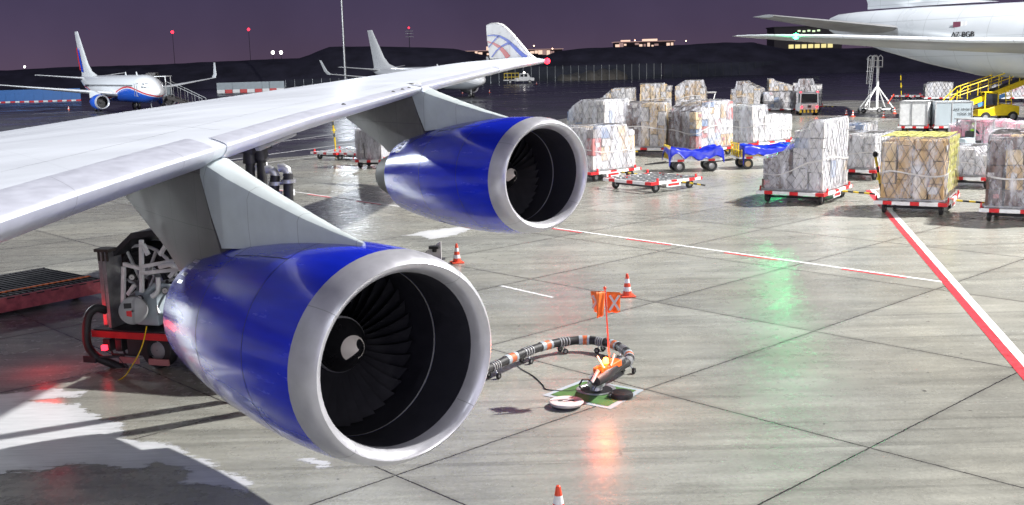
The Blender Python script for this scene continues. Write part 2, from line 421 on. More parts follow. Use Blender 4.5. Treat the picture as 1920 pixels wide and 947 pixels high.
for a, b, wd in (((400, 283), (690, 243), .18), ((430, 300), (1000, 222), .2), ((480, 308), (620, 290), .14), ((560, 262), (700, 252), .14), ((1560, 214), (1760, 200), .25), ((1500, 199), (1740, 183), .25), ((1575, 232), (1690, 222), .2), ((60, 214), (420, 196), .3), ((1000, 176), (1500, 160), .3)):
    strip(at(*a), at(*b), wd, 0, mk, .006)
struct(mk, 'painted_markings', ['stripe_white', 'stripe_red'])
def glare_material():  # pale colour stands in for bright reflections in wet puddles
    m = bpy.data.materials.new('painted_puddle_glare'); m.use_nodes = True
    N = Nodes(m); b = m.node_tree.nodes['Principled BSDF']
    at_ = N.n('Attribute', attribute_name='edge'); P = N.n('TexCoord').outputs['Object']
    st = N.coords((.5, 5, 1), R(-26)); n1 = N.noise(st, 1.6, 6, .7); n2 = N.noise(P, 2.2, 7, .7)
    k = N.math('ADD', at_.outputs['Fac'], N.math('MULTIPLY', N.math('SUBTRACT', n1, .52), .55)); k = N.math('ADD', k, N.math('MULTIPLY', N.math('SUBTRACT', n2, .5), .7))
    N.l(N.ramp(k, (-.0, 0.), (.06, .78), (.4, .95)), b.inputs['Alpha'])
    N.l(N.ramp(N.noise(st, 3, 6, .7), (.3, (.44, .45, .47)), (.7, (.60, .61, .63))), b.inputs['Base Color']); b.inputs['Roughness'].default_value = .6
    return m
MT['puddle_glare'] = glare_material()
def ragged(px, name, z=.006, amp=.10, m='puddle_glare'):
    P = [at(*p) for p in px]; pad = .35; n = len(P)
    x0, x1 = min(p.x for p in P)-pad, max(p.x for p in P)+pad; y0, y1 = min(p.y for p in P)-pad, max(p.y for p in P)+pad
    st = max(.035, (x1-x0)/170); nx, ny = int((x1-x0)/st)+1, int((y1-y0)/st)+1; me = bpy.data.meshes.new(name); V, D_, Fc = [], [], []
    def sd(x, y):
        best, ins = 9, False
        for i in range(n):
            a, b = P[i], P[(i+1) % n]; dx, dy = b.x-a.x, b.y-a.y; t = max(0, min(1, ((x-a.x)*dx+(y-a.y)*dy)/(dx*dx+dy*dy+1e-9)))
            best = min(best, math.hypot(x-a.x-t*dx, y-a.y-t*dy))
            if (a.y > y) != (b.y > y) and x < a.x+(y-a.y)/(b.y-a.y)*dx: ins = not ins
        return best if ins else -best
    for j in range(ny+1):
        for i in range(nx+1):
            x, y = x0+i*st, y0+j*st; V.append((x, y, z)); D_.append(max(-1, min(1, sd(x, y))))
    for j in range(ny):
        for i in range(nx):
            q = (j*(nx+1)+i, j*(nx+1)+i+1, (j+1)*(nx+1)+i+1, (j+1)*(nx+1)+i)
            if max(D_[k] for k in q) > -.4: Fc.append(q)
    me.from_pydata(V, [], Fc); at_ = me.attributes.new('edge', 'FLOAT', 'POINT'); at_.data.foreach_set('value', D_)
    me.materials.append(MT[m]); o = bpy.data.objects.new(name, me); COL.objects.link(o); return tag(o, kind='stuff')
ragged([(-120, 738), (0, 738), (95, 729), (160, 734), (140, 745), (60, 752), (150, 757), (185, 781), (236, 795), (242, 820), (262, 826), (322, 828), (350, 846), (400, 868), (478, 906), (462, 922), (380, 912), (340, 905), (338, 880), (290, 871), (262, 884), (180, 870), (-120, 905)], 'puddle_glare_patch')
ragged([(755, 442), (800, 432), (850, 427), (890, 420), (880, 432), (845, 444), (800, 450), (790, 443)], 'puddle_glare_patch', amp=.05)
ragged([(560, 862), (590, 856), (620, 872), (600, 880)], 'puddle_glare_patch', amp=.05)

# ------------------------------------------------------------------ hills, mounds and the far lit terminal
def ridge(px, d, depth, name, m, seed, base=0.0):
    mb = MB(); xs = [p[0] for p in px]; n = 150; rows = []
    prof = ((0, 0), (.12, .35), (.28, .75), (.42, .97), (.55, 1), (.75, .8), (1, 0))
    for t, hh in prof:
        row = []
        for i in range(n+1):
            x = xs[0]+(xs[-1]-xs[0])*i/n
            k = next(j for j in range(len(px)-1) if x <= px[j+1][0]+1e-6); u = (x-px[k][0])/(px[k+1][0]-px[k][0])
            y = px[k][1]+(px[k+1][1]-px[k][1])*u
            hz = 115-ROLL*(x-960)
            D = d+depth*t; X = (x-960)/F*d*1.0
            top = HC+(hz-y)*(d+depth*.45)/F
            z = base+max(0, top)*hh
            nz = noise.noise(Vector((X*.05, D*.05, seed)))*1.2+noise.noise(Vector((X*.25, D*.25, seed)))*.4
            row.append((X*(1+t*depth/d*.4), D, z+nz*hh*(1 if t < .5 else .6)*.6))
        rows.append(row)
    mb.loft(rows, closed=False, cap=False); o = mb.build(name, m, ang=80); return tag(o, kind='structure')
ridge([(-500, 150), (0, 131), (200, 124), (400, 117), (560, 109), (580, 104), (620, 88), (700, 86), (860, 92), (915, 104), (960, 118), (985, 124)], 330, 60, 'hill', 'soil', 1.3)
ridge([(985, 122), (1020, 110), (1060, 96), (1120, 90), (1250, 86), (1380, 80), (1440, 80), (1500, 92), (1600, 90), (1750, 86), (2300, 70)], 330, 60, 'hill', 'soil', 4.1)
def mound(px, py, wpx, hpx, label):
    p = at(px, py); s = p.y/F; mb = MB(); n = 26; w2, hh = wpx*s/2, hpx*s; rows = []
    for j in range(9):
        t = j/8*PI; rows.append([(p.x+w2*math.cos(PI*i/n), p.y+6-math.cos(t)*7*max(0, math.sin(PI*i/n))**.6, max(0, hh*max(0, math.sin(t))**.7*max(0, math.sin(PI*i/n))**.65*(1+.35*noise.noise(Vector((i*.4, j*.5, px*.1)))))) for i in range(n+1)])
    mb.loft(rows, closed=False, cap=False); o = mb.build('earth_mound', 'mound', ang=80); tag(o, label, 'earth mound', 'earth mounds behind the perimeter fence', 'thing')
mound(1075, 151, 58, 13, 'small grey mound of earth behind the fence posts, left one of two')
mound(1134, 150, 92, 18, 'larger rounded grey heap of earth behind the fence posts')

def far_block(x0, x1, ytop, ybase, d, name, label, m='litroof', extra=()):
    s = d/F; X0, X1 = (x0-960)*s, (x1-960)*s; hz = 115-ROLL*((x0+x1)/2-960)
    zt, zb = HC+(hz-ytop)*s, max(0, HC+(hz-ybase)*s)
    t = thing(name, label, 'building', ((X0+X1)/2, d, 0), 0)
    zt -= 1.5
    b = MB(); b.box((0, 10, zt/2), (X1-X0, 20, zt)); b.build('wall', 'farwall', t, smooth=False)
    g, g2 = MB(), MB(); n = max(2, int((X1-X0)/3.2)); rq = random.Random(int(x0))
    for k in range(n):
        xx = -(X1-X0)/2+(k+.5)*(X1-X0)/n; hh = (zt-zb)*(.25+.65*rq.random()); q = rq.random()
        if q < .82: (g if q < .5 else g2).box((xx, -.15, zb+hh/2+(zt-zb-hh)*rq.random()), ((X1-X0)/n*(.5+.6*rq.random()), .3, max(.7, hh)))
    g.build('lit_frontage', m, t, smooth=False); g2.build('dim_frontage', 'dimfront', t, smooth=False)
    r = MB(); r.box((0, 10, zt+.3), (X1-X0+2, 22, .6)); r.build('roof', 'dimfront', t, smooth=False)
    for ex, ey, ew in extra:
        q = MB(); q.box(((ex-(x0+x1)/2)*s, 6, HC+(hz-ey)*s-zt*0), (ew*s, 8, 6)); q.build('roof_house', 'litroof', t, smooth=False)
far_block(848, 1062, 92, 106, 900, 'terminal_building', 'long low lit terminal frontage far off behind the winglet', extra=((935, 94, 26),))
far_block(1160, 1268, 76, 92, 900, 'terminal_building', 'bright strip of lit terminal above the hill, left of the freighter wing tip', extra=((1180, 82, 16), (1225, 81, 26)))
far_block(1268, 1420, 82, 93, 1000, 'terminal_building', 'dim reddish far building beyond the hill behind the freighter wing tip')
# dark control block with a lit sign and lit lower storey behind the freighter wing
d = 420; s = d/F; hz = 115-ROLL*(1520-960)
t = thing('control_building', 'dark block building with green lit sign and yellow windows behind freighter wing', 'building', ((1520-960)*s, d, 0))
b = MB(); zt = HC+(hz-53)*s; b.box((-1, 6, zt/2), (125*s, 12, zt)); b.build('wall', 'farwall', t, smooth=False)
b = MB(); b.box((-1, 6, zt+.25), (129*s, 12.6, .5)); b.build('roof', 'dark', t, smooth=False)
b = MB()
for k in range(7): b.box(((-14+k*12-22)*s, -.1, HC+(hz-87)*s), (9*s, .2, 7*s))
b.build('window', 'litwin', t, smooth=False)
b = MB()
for k in range(5): b.box(((-22+k*9)*s, -.1, HC+(hz-(59+k % 2))*s), (5*s, .2, 3*s))
b.build('sign', 'signtext', t, smooth=False)

# obstruction lamps on slim masts far behind
def far_mast(px, py, d, m, label, r=.9, name='lattice_mast', arms=False):
    s = d/F; hz = 115-ROLL*(px-960); z = HC+(hz-py)*s
    t = thing(name, label, 'mast', ((px-960)*s, d, 0))
    p = MB(); p.tube([(0, 0, 0), (0, 0, z)], [.16, .1] if not arms else [.5, .2], 6); 
    if arms:
        for dz in (1.5, 3, 5): p.box((0, 0, z-dz), (5, .6, .35))
    p.build('pole', 'dark' if not arms else 'steel', t)
    q = MB(); q.lathe([(-r, 0), (-r*.7, r*.7), (0, r), (r*.7, r*.7), (r, 0)], 12, (0, 0, z+r), (0, 0, 1)); q.build('lamp', m, t)
far_mast(347, 65, 600, 'lampred', 'slim mast with red obstruction lamp in the sky right of the left tail fin', .85)
far_mast(487, 60, 600, 'lampred', 'slim mast with red obstruction lamp left of the tall light mast', .8)
far_mast(781, 56, 700, 'lampred', 'lattice radio mast with red lamp right of the middle tail fin', .6, 'radio_mast', True)
far_mast(529, 102, 500, 'lampwhite', 'left one of two white lamps side by side on the hill crest', .75, 'lamp_post')
far_mast(544, 102, 500, 'lampwhite', 'right one of two white lamps side by side on the hill crest', .75, 'lamp_post')
far_mast(8, 129, 450, 'lampwhite', 'small white lamp on the skyline at the far left edge', .45, 'lamp_post')
far_mast(70, 127, 450, 'lampwhite', 'small white lamp on the skyline left of the parked airliner fin', .4, 'lamp_post')
for px_, py_, lb_ in ((1010, 88, 'small lamp over the far terminal right of the winglet'), (1044, 93, 'small lamp at the right end of the far terminal'), (1196, 78, 'small lamp over the bright far terminal strip'), (1290, 79, 'small lamp on the dim far building beyond the hill'), (1385, 84, 'small lamp on the skyline left of the freighter wing tip')):
    far_mast(px_, py_, 880, 'lampwarm', lb_, .55, 'lamp_post')
# tall light mast behind the wing
lm_ = at(649, 171); lx, ly = lm_.x, lm_.y
t = thing('light_mast', 'tall slender steel floodlight mast behind the wing', 'light mast', (lx, ly, 0))
p = MB(); p.tube([(0, 0, 0), (0, 0, 30)], [.34, .2], 12); p.build('pole', 'steel', t)
p = MB(); p.box((0, 0, .2), (1.2, 1.2, .4)); p.build('footing', 'concrete', t)
p = MB(); p.lathe([(0, .9), (.25, 1.1), (.5, .9)], 16, (0, 0, 29.8), (0, 0, 1)); p.build('lamp_carrier', 'steel', t)
for k in range(4):
    a = k*PI/2+.4
    q = MB(); q.box((1.35*math.cos(a), 1.35*math.sin(a), 29.9), (.55, .6, .35), rot=a); fl = q.build('floodlight', ['lampwhite'], t)
lamp('mast_floodlight', (lx, ly, 29.0), 12e3, (.85, .92, 1), .5)

# ------------------------------------------------------------------ fences and barriers
def fence_run(px0, px1, py0, py1, hpost, step, label, posts='steel', mesh=True):
    a, b = at(px0, py0), at(px1, py1); d = b-a; L = d.length; n = int(L/step)
    t = thing('perimeter_fence', label, 'fence', a, math.atan2(d.y, d.x))
    pm = MB(); pm.tube([(0, 0, 0), (0, 0, hpost)], .06, 6); first = None
    for k in range(min(n+1, 90)):
        if first is None: o = first = pm.build('post', posts, t)
        else: o = first.copy(); COL.objects.link(o); o.parent = t
        o.location = (k*L/n, 0, 0)
    m = MB(); m.sheet([(0, .08, 0), (L, .08, 0), (L, .08, hpost-.1), (0, .08, hpost-.1)]); m.build('wire_mesh', 'wiremesh', t, smooth=False)
fence_run(1240, 905, 147, 158, 4.3, 2.35, 'tall thin-posted perimeter fence in front of earth mounds', 'steel')
fence_run(1500, 1245, 137, 147, 4.0, 3.2, 'dim stretch of perimeter fence below dark hill on the right', 'dark')
fence_run(536, 700, 166, 160, 2.4, 2.6, 'wire perimeter fence behind the foot of the light mast', 'steel')
# blue hoarding: countable panels, far left
a, b = at(-60, 195), at(152, 189)
def make_hoard():
    t = thing('hoarding_panel', '', 'hoarding')
    p = MB(); p.box((0, 0, 1.45), (1.92, .08, 2.3)); p.build('sheet', 'hoarding', t, bev=.01)
    q = MB(); q.box((-.5, 0, .15), (.95, .5, .3), 0); q.box((.5, 0, .15), (.95, .5, .3), 1); q.build('kerb_block', ['white', 'red'], t)
    s_ = MB(); s_.bar((-.9, .05, .3), (-.9, .05, 2.62), .07); s_.bar((.9, .05, .3), (.9, .05, 2.62), .07); s_.build('frame', 'hoardgrey', t)
    return t
n = 12
for k in range(n):
    p = a.lerp(b, (k+.5)/n)
    instance('hoard', make_hoard, p, math.atan2((b-a).y, (b-a).x), 'one of a row of identical tall blue hoarding panels behind the left airliner wing', 'blue hoarding panels')
def make_barrier(red):
    def f():
        t = thing('barrier_block', '', 'barrier')
        q = MB(); q.prism([(-.99, -.3, 0), (-.99, .3, 0), (-.99, .14, .8), (-.99, -.14, .8)], (1.98, 0, 0)); q.build('block', 'red' if red else 'white', t, bev=.02)
        p = MB(); p.box((0, 0, 1.65), (1.96, .07, 1.7)); p.build('sheet', 'hoardgrey', t)
        return t
    return f
a, b = at(408, 175), at(533, 171); n = 9
for k in range(n):
    p = a.lerp(b, (k+.5)/n); r_ = k % 2 == 1
    instance('bar%d' % r_, make_barrier(r_), p, math.atan2((b-a).y, (b-a).x), ('red' if r_ else 'white')+' barrier block under a grey fence sheet, alternating along one row', ('red' if r_ else 'white')+' barrier blocks right of the stairs')

# ------------------------------------------------------------------ the jumbo whose wing fills the view
def interp(x, xs, ys):
    if x <= xs[0]: return ys[0]+(ys[1]-ys[0])*(x-xs[0])/(xs[1]-xs[0])
    for i in range(len(xs)-1):
        if x <= xs[i+1]: return ys[i]+(ys[i+1]-ys[i])*(x-xs[i])/(xs[i+1]-xs[i])
    return ys[-1]
JX, JY, JPSI = -1.455, 12.372, -.887
jumbo = thing('jumbo_jet', 'huge white jet wing in the foreground with two blue engines and an upright winglet', 'airliner', (JX, JY, 0), JPSI)
JF, JL = Vector((math.cos(JPSI), math.sin(JPSI), 0)), Vector((-math.sin(JPSI), math.cos(JPSI), 0))
def jloc(P): q = Vector(P)-Vector((JX, JY, 0)); return (q.dot(JF), q.dot(JL), q.z)
def jworld(lo, la, z): return Vector((JX, JY, 0))+JF*lo+JL*la+Vector((0, 0, z))
LAS = [-11, -6, -4, -2, 0, 2.6, 5, 9.1, 14, 20, 24.5, 26.2]
def le_x(la): return -4.2-.87*la
def chord(la): return interp(la, [-11, -4, 0, 9.1, 20, 26.2], [15, 11, 9.3, 6.6, 4.4, 3.5])
def nose_z(la): return interp(la, [-11, -4, -2.2, 0, 2.7, 5, 9.3, 14.5, 20, 26.2], [3.75, 4.36, 4.53, 4.69, 4.90, 5.03, 5.27, 5.48, 5.70, 5.86])+.09*chord(la)/9
def crest_z(la): return interp(la, [-11, -2.2, -.3, 1.3, 4.4, 6.8, 9.8, 12.4, 16.6, 21, 26.2], [4.3, 4.86, 4.98, 5.09, 5.24, 5.34, 5.49, 5.58, 5.82, 5.98, 6.06])
def te_z(la): return crest_z(la)-.022*chord(la)
def up_z(la, u):
    zn, zc, zt = nose_z(la), crest_z(la), te_z(la)
    if u < .5: return zn+(zc-zn)*(1-(1-u/.5)**2)**.62
    v = (u-.5)/.5; return zc+(zt-zc)*v**1.6
def lo_z(la, u):
    zn, zt = nose_z(la), te_z(la); c = chord(la)
    if u < .3: return zn-(.052*c)*(1-(1-u/.3)**2)**.55
    v = (u-.3)/.7; return (zn-.052*c)+(zt-.03-(zn-.052*c))*(v**1.35)
UU = [0, .004, .012, .025, .045, .07, .1, .15, .22, .32, .42, .52, .62, .72, .82, .92, 1]
def foil(la, xo=0):
    c, x0 = chord(la), le_x(la)
    return [(x0-u*c, la, up_z(la, u)) for u in UU[::-1]]+[(x0-u*c, la, lo_z(la, u)) for u in UU[1:]]
mb = MB(); mb.loft([foil(la) for la in LAS]); mb.build('wing', 'wingwhite', jumbo, ang=50)
# dark joints between wing skins, spoilers and flaps drawn as shallow grooves standing 2 mm proud
def on_wing(la, u, dz=.004): return (le_x(la)-u*chord(la), la, up_z(la, u)+dz)
def wing_line(a, b, wd=.008, n=14):
    pts = [on_wing(a[0]+(b[0]-a[0])*k/n, a[1]+(b[1]-a[1])*k/n) for k in range(n+1)]
    m = MB()
    for k in range(n):
        p, q = Vector(pts[k]), Vector(pts[k+1]); d = (q-p).normalized(); nn = Vector((-d.y, d.x, 0))*wd/2
        m.sheet([p-nn, q-nn, q+nn, p+nn])
    return m
jm = MB()
for a, b in (((-6, .62), (24, .66)), ((-6, .80), (25, .78)), ((-8, .2), (25.5, .16)), ((4, .62), (4, .98)), ((7.5, .62), (7.6, .98)), ((12, .64), (12.1, .98)), ((17, .64), (17.1, .98)), ((-2, .62), (-2, .98)), ((0.6, .1), (-.4, .62)), ((9.6, .1), (9, .6))):
    q = wing_line(a, b); jm.add(q.v, q.f)
jm.build('skin_joint', 'belly', jumbo, smooth=False)
def slat(la0, la1, len0, len1, name, off=.016, step=1.2):
    n = max(2, int((la1-la0)/step)); rings = []
    for k in range(n+1):
        la = la0+(la1-la0)*k/n; ln = len0+(len1-len0)*k/n; c, x0 = chord(la), le_x(la); us = ln/c
        U = [us*(j/9)**1.8 for j in range(10)]; ul = min(.05, us*.5)
        outer = [(x0-u*c, up_z(la, u)) for u in U[::-1]]+[(x0-u*c, lo_z(la, u)) for u in (ul*.1, ul*.35, ul*.65, ul)]
        P = [Vector((x, 0, z)) for x, z in outer]; O_ = []; I_ = []
        for i in range(len(P)):
            tt = (P[min(i+1, len(P)-1)]-P[max(i-1, 0)]).normalized(); nn = Vector((-tt.z, 0, tt.x))
            if nn.x < 0 and i > 3: pass
            s_ = 1 if Vector((1, 0, .6)).dot(nn) > 0 or i < 4 and nn.z > 0 else -1
            if i >= 11: s_ = 1 if nn.z < 0 else -1
            o_ = off if 0 < i else .004
            O_.append(P[i]+nn*s_*o_); I_.append(P[i]-nn*s_*.02)
        rings.append([(p.x, la, p.z) for p in O_]+[(p.x, la, p.z) for p in I_[::-1]])
    m = MB(); m.loft(rings); return m.build(name, 'slat', jumbo, ang=40)
slat(-10.5, -.28, 1.25, .98, 'leading_edge_slat', .024)
slat(.05, 8.3, .62, .5, 'leading_edge_slat'); slat(8.75, 16.8, .5, .42, 'leading_edge_slat'); slat(17, 25.6, .42, .3, 'leading_edge_slat')
for la_ in (4.4, 7.1, 7.7, 8.15):
    c_ = chord(la_); m = MB(); u_ = .03; m.lathe([(-.012, 0), (-.008, .045), (.008, .045), (.012, 0)], 12, (le_x(la_)-u_*c_+.02, la_, up_z(la_, u_)+.012), (.55, 0, .84)); m.build('slat_port', 'dark', jumbo)
# winglet
def wl(px, py, dy=0.0):
    d = RT*((px-960)/F)+DN*((py-473.5)/F)+FW; o = Vector((0, 0, HC))
    n = (JL-Vector((0, 0, .2))).normalized(); P0 = jworld(-29, 26.1+dy, 6.0)
    return Vector(jloc(o+d*((P0-o).dot(n)/d.dot(n))))
prof = [(1004, 111), (990, 100), (975, 82), (960, 64), (948, 52), (940, 46), (930, 43), (918, 44), (911, 47), (913, 75), (918, 111)]
P = [wl(*p) for p in prof]
mb = MB(); off = Vector((0, .16, .03)); mb.prism([p-off*.1 for p in P], off); winglet = mb.build('winglet', 'white', jumbo, ang=30, bev=.04)
def band(pts, ws, mi):
    out1, out2 = [], []
    for i, (x, y) in enumerate(pts):
        a = pts[max(0, i-1)]; b = pts[min(len(pts)-1, i+1)]; t = Vector((b[0]-a[0], b[1]-a[1])).normalized(); w_ = interp(i, list(range(len(pts))), ws)/2
        out1.append(wl(x-t.y*w_, y+t.x*w_, -.03)); out2.append(wl(x+t.y*w_, y-t.x*w_, -.03))
    m = MB()
    for i in range(len(pts)-1): m.sheet([out1[i], out1[i+1], out2[i+1], out2[i]])
    return m.build('painted_arc', mi, winglet, smooth=False)
MT['arcblue'] = mat('winglet_blue', (.004, .06, .58), .35, var=.05); MT['arcred'] = mat('winglet_red', (.62, .03, .04), .35, var=.05)
band([(914, 67), (925, 66), (937, 68), (950, 75), (962, 86), (974, 98), (986, 108)], [2, 3, 4, 5, 6, 7, 8], 'arcblue')
band([(922, 107), (930, 96), (940, 87), (950, 82), (959, 81)], [2, 2.5, 3, 4, 4], 'arcblue')
band([(916, 89), (923, 80), (930, 72), (936, 67)], [2, 2.2, 2.5, 3], 'arcblue')
band([(914, 78), (926, 82), (936, 88), (945, 97), (953, 108)], [2, 4, 6, 8, 10], 'arcred')
tip = Vector(jloc(at(1022, 116, 5.84)))
m = MB(); m.lathe([(-.13, 0), (-.09, .1), (0, .13), (.09, .1), (.13, 0)], 12, tip+Vector((.02, .1, .03)), (0, 0, 1)); m.build('navigation_light', 'lampred', jumbo)
lamp('navigation_lamp', jworld(tip.x+.5, tip.y+.35, tip.z+.02), 60, (1, .03, .05), .06)

def engine(lo, la, z):
    r = MB(); N = 64
    outer = [(-.40, 1.272), (-.7, 1.295), (-1.1, 1.31), (-1.45, 1.312), (-1.7, 1.31), (-2.3, 1.288), (-3.0, 1.235), (-3.7, 1.155), (-4.4, 1.05), (-4.95, .95), (-4.97, .91), (-4.6, .92), (-4.2, .80)]
    r.lathe(outer, N)
    e = r.build('engine', 'blue', jumbo, ang=50); e.location = (lo+.35, la, z); e.rotation_euler = (0, -.065, -.045); e.scale = (1.12, 1.03, 1.03)
    m = MB(); m.lathe([(-.398, 1.276), (-.25, 1.258), (-.12, 1.225), (-.04, 1.185), (0, 1.14), (-.02, 1.095), (-.08, 1.055), (-.16, 1.032), (-.22, 1.022)], N); m.build('inlet_lip', 'lip', e, ang=60)
    m = MB(); m.lathe([(-.22, 1.024), (-.36, 1.014), (-.56, 1.02), (-.9, 1.05), (-1.0, 1.058)], N, mi=0); m.lathe([(-1.0, 1.053), (-1.03, 1.053)], N, mi=1); m.lathe([(-1.03, 1.06), (-1.4, 1.085), (-2.0, 1.09)], N, mi=0)
    m.build('inlet_liner', ['liner', 'lip'], e, ang=60)
    m = MB(); nb = 36
    for k in range(nb):
        a = 2*PI*k/nb; rows = []
        for j in range(6):
            t = j/5; rr = .34+t*.72; tw = R(28+32*t); cw = .12+.06*t
            ring = []
            for u in (-1, -.4, .3, 1):
                xx = -1.60+u*cw*math.cos(tw); aa = a+(u*cw*math.sin(tw)+.05*(1-u*u)*0)/rr+.08*t*t
                ring.append((xx, rr*math.cos(aa), rr*math.sin(aa)))
            rows.append(ring)
        m.loft(rows, closed=False, cap=False)
    m.build('fan', 'blade', e, ang=60)
    m = MB(); m.lathe([(-1.9, .02), (-1.9, 1.09)], 48); m.build('fan_back_plate', 'black', e)
    # spinner with its painted comma
    m = MB(); S0, S1, RB = -1.06, -1.48, .345
    def sr(t): return RB*t**.72
    m.lathe([(S0+(S1-S0)*(k/10), sr(k/10)) for k in range(11)], 40)
    m.lathe([(S1+.012, RB-.006), (S1-.02, RB+.012), (S1-.05, RB+.012)], 40, mi=1)
    def sp(a, rr):
        t = (max(rr, 1e-3)/RB)**(1/.72); return (S0+(S1-S0)*t+.006, rr*1.02*math.cos(a), rr*1.02*math.sin(a))
    n_ = 40; A_, B_ = [], []
    for k in range(n_+1):
        u = k/n_; a = R(232)-u*R(305)
        ro = .205+.0*u if u < .2 else .205-.02*u
        A_.append((a, .165-.02*u)); B_.append((a, (.165-.02*u)*(.02 if u < .32 else min(.84, .02+(u-.32)*3.2))))
    for k in range(n_):
        for q in range(4):
            f0, f1 = q/4, (q+1)/4
            P4 = [sp(A_[i][0], A_[i][1]+(B_[i][1]-A_[i][1])*f) for i, f in ((k, f0), (k+1, f0), (k+1, f1), (k, f1))]
            m.sheet(P4, 2)
    m.build('spinner', ['spinner', 'lip', 'swirl'], e, ang=50)
    m = MB(); m.lathe([(-4.0, .78), (-4.7, .76), (-5.1, .71), (-5.13, .68), (-5.15, .70), (-5.6, .62), (-6.0, .53), (-6.1, .50), (-6.08, .46), (-5.8, .45), (-5.7, .02)], 48); m.build('exhaust_nozzle', 'core', e, ang=40)
    # panel joints round the cowl
    m = MB()
    for s_, rr in ((-1.47, 1.3125), (-3.02, 1.2338)): m.lathe([(s_, rr+.001), (s_-.012, rr+.001)], N)
    for ang in (R(62), R(118), R(-90)):
        for k in range(12):
            x0, x1 = -1.45-k*.133, -1.45-(k+1)*.133
            def ra(x): return interp(-x, [.4, .7, 1.1, 1.7, 2.3, 3.0, 3.7], [1.272, 1.295, 1.31, 1.31, 1.288, 1.235, 1.155])+.003
            da = .005
            m.sheet([(x0, ra(x0)*math.cos(ang-da), ra(x0)*math.sin(ang-da)), (x1, ra(x1)*math.cos(ang-da), ra(x1)*math.sin(ang-da)), (x1, ra(x1)*math.cos(ang+da), ra(x1)*math.sin(ang+da)), (x0, ra(x0)*math.cos(ang+da), ra(x0)*math.sin(ang+da))])
    m.build('cowl_joint', 'black', e, smooth=False)
    LP = [(-.398, 1.276), (-.25, 1.258), (-.12, 1.225), (-.04, 1.185), (0, 1.14), (-.02, 1.095), (-.08, 1.055), (-.2, 1.022)]
    for ang in (R(142), R(-38), R(52), R(-128)):
        m = MB()
        for (x0, r0), (x1, r1) in zip(LP, LP[1:]):
            def q_(x, r_, da, up): return (x+up*.002, (r_+up*.003)*math.cos(ang+da), (r_+up*.003)*math.sin(ang+da))
            sg = 1 if r0 > 1.14 else (-1 if r0 < 1.1 else 0)
            f_ = lambda x, r_, da: (x+.0025, (r_+.0025*sg)*math.cos(ang+da), (r_+.0025*sg)*math.sin(ang+da))
            m.sheet([f_(x0, r0, -.0035), f_(x1, r1, -.0035), f_(x1, r1, .0035), f_(x0, r0, .0035)])
        m.build('inlet_lip_joint', 'belly', e, smooth=False)
    m = MB()
    for k in range(7): m.box((-4.55+.02*k, 1.045*math.cos(R(100+7*k)), 1.045*math.sin(R(100+7*k))), (.16, .05, .02), M=Matrix.Rotation(R(10+7*k), 3, 'X'))
    m.build('vent_louvre', 'lip', e)
    for o in [e]+list(e.children):      # the inlet plane droops: its upper lip reaches further forward
        if o.name.startswith(('engine', 'inlet')):
            for v in o.data.vertices: v.co.x += .115*v.co.z*max(0, min(1, (v.co.x+1.6)/1.2)); v.co.z -= 0
    return e
def pylon(lo, la, z, dtop):
    def sec(top, bot, hw, n=6):
        (xt, zt), (xb, zb) = top, bot; ring = []
        for k in range(n+1):
            a = PI*k/n; s_ = math.cos(a); u = 1-.16*math.sin(a) if True else 1
            ring.append((s_*hw, 1-.10*(1-math.sin(a)), k))
        pts = [(hw*.9, 0.0), (hw, .35), (hw, .8), (hw*.8, .94), (hw*.35, 1.0), (-hw*.35, 1.0), (-hw*.8, .94), (-hw, .8), (-hw, .35), (-hw*.9, 0.0)]
        return [(lo+xb+(xt-xb)*v, la+y, (zb+z)+((zt+dtop)-(zb+z))*v) for y, v in pts]
    m = MB()
    m.loft([sec((-.5, 3.80), (-.5, 3.68), .02), sec((-1.1, 3.89), (-1.1, 3.6), .08), sec((-1.8, 4.01), (-1.8, 3.55), .14), sec((-2.9, 4.23), (-2.75, 3.5), .21), sec((-3.8, 4.43), (-3.5, 3.4), .26), sec((-4.62, 4.64), (-3.98, 3.35), .285)])
    m.build('pylon_fairing', 'fairing', jumbo, ang=40)
    m = MB(); m.loft([sec((-4.62, 4.66), (-3.98, 3.2), .284), sec((-5.6, 4.6), (-4.6, 2.9), .28), sec((-7.2, 4.5), (-5.4, 2.8), .22), sec((-8.4, 4.3), (-5.95, 2.72), .12), sec((-8.95, 4.0), (-6.15, 2.78), .03)])
    m.build('pylon', 'pylon', jumbo, ang=40)
engine(0, 0, 2.478); engine(-7.9, 9.1, 3.367)
pylon(0, 0, 0, 0); pylon(-7.9, 9.1, .88, .76)
# open fuelling panel hanging from the wing
q0 = jworld(0, 0, 0)
def onray(px, py, depth): d = RT*((px-960)/F)+DN*((py-473.5)/F)+FW; return Vector((0, 0, HC))+d*(depth/d.dot(FW))
m = MB(); pp = [onray(482, 271, 18.3), onray(556, 246, 19.2), onray(556, 254, 19.2), onray(488, 283, 18.3)]
m.prism([jloc(p) for p in pp], (-.05, -.05, 0)); m.build('fuelling_panel', 'belly', jumbo)

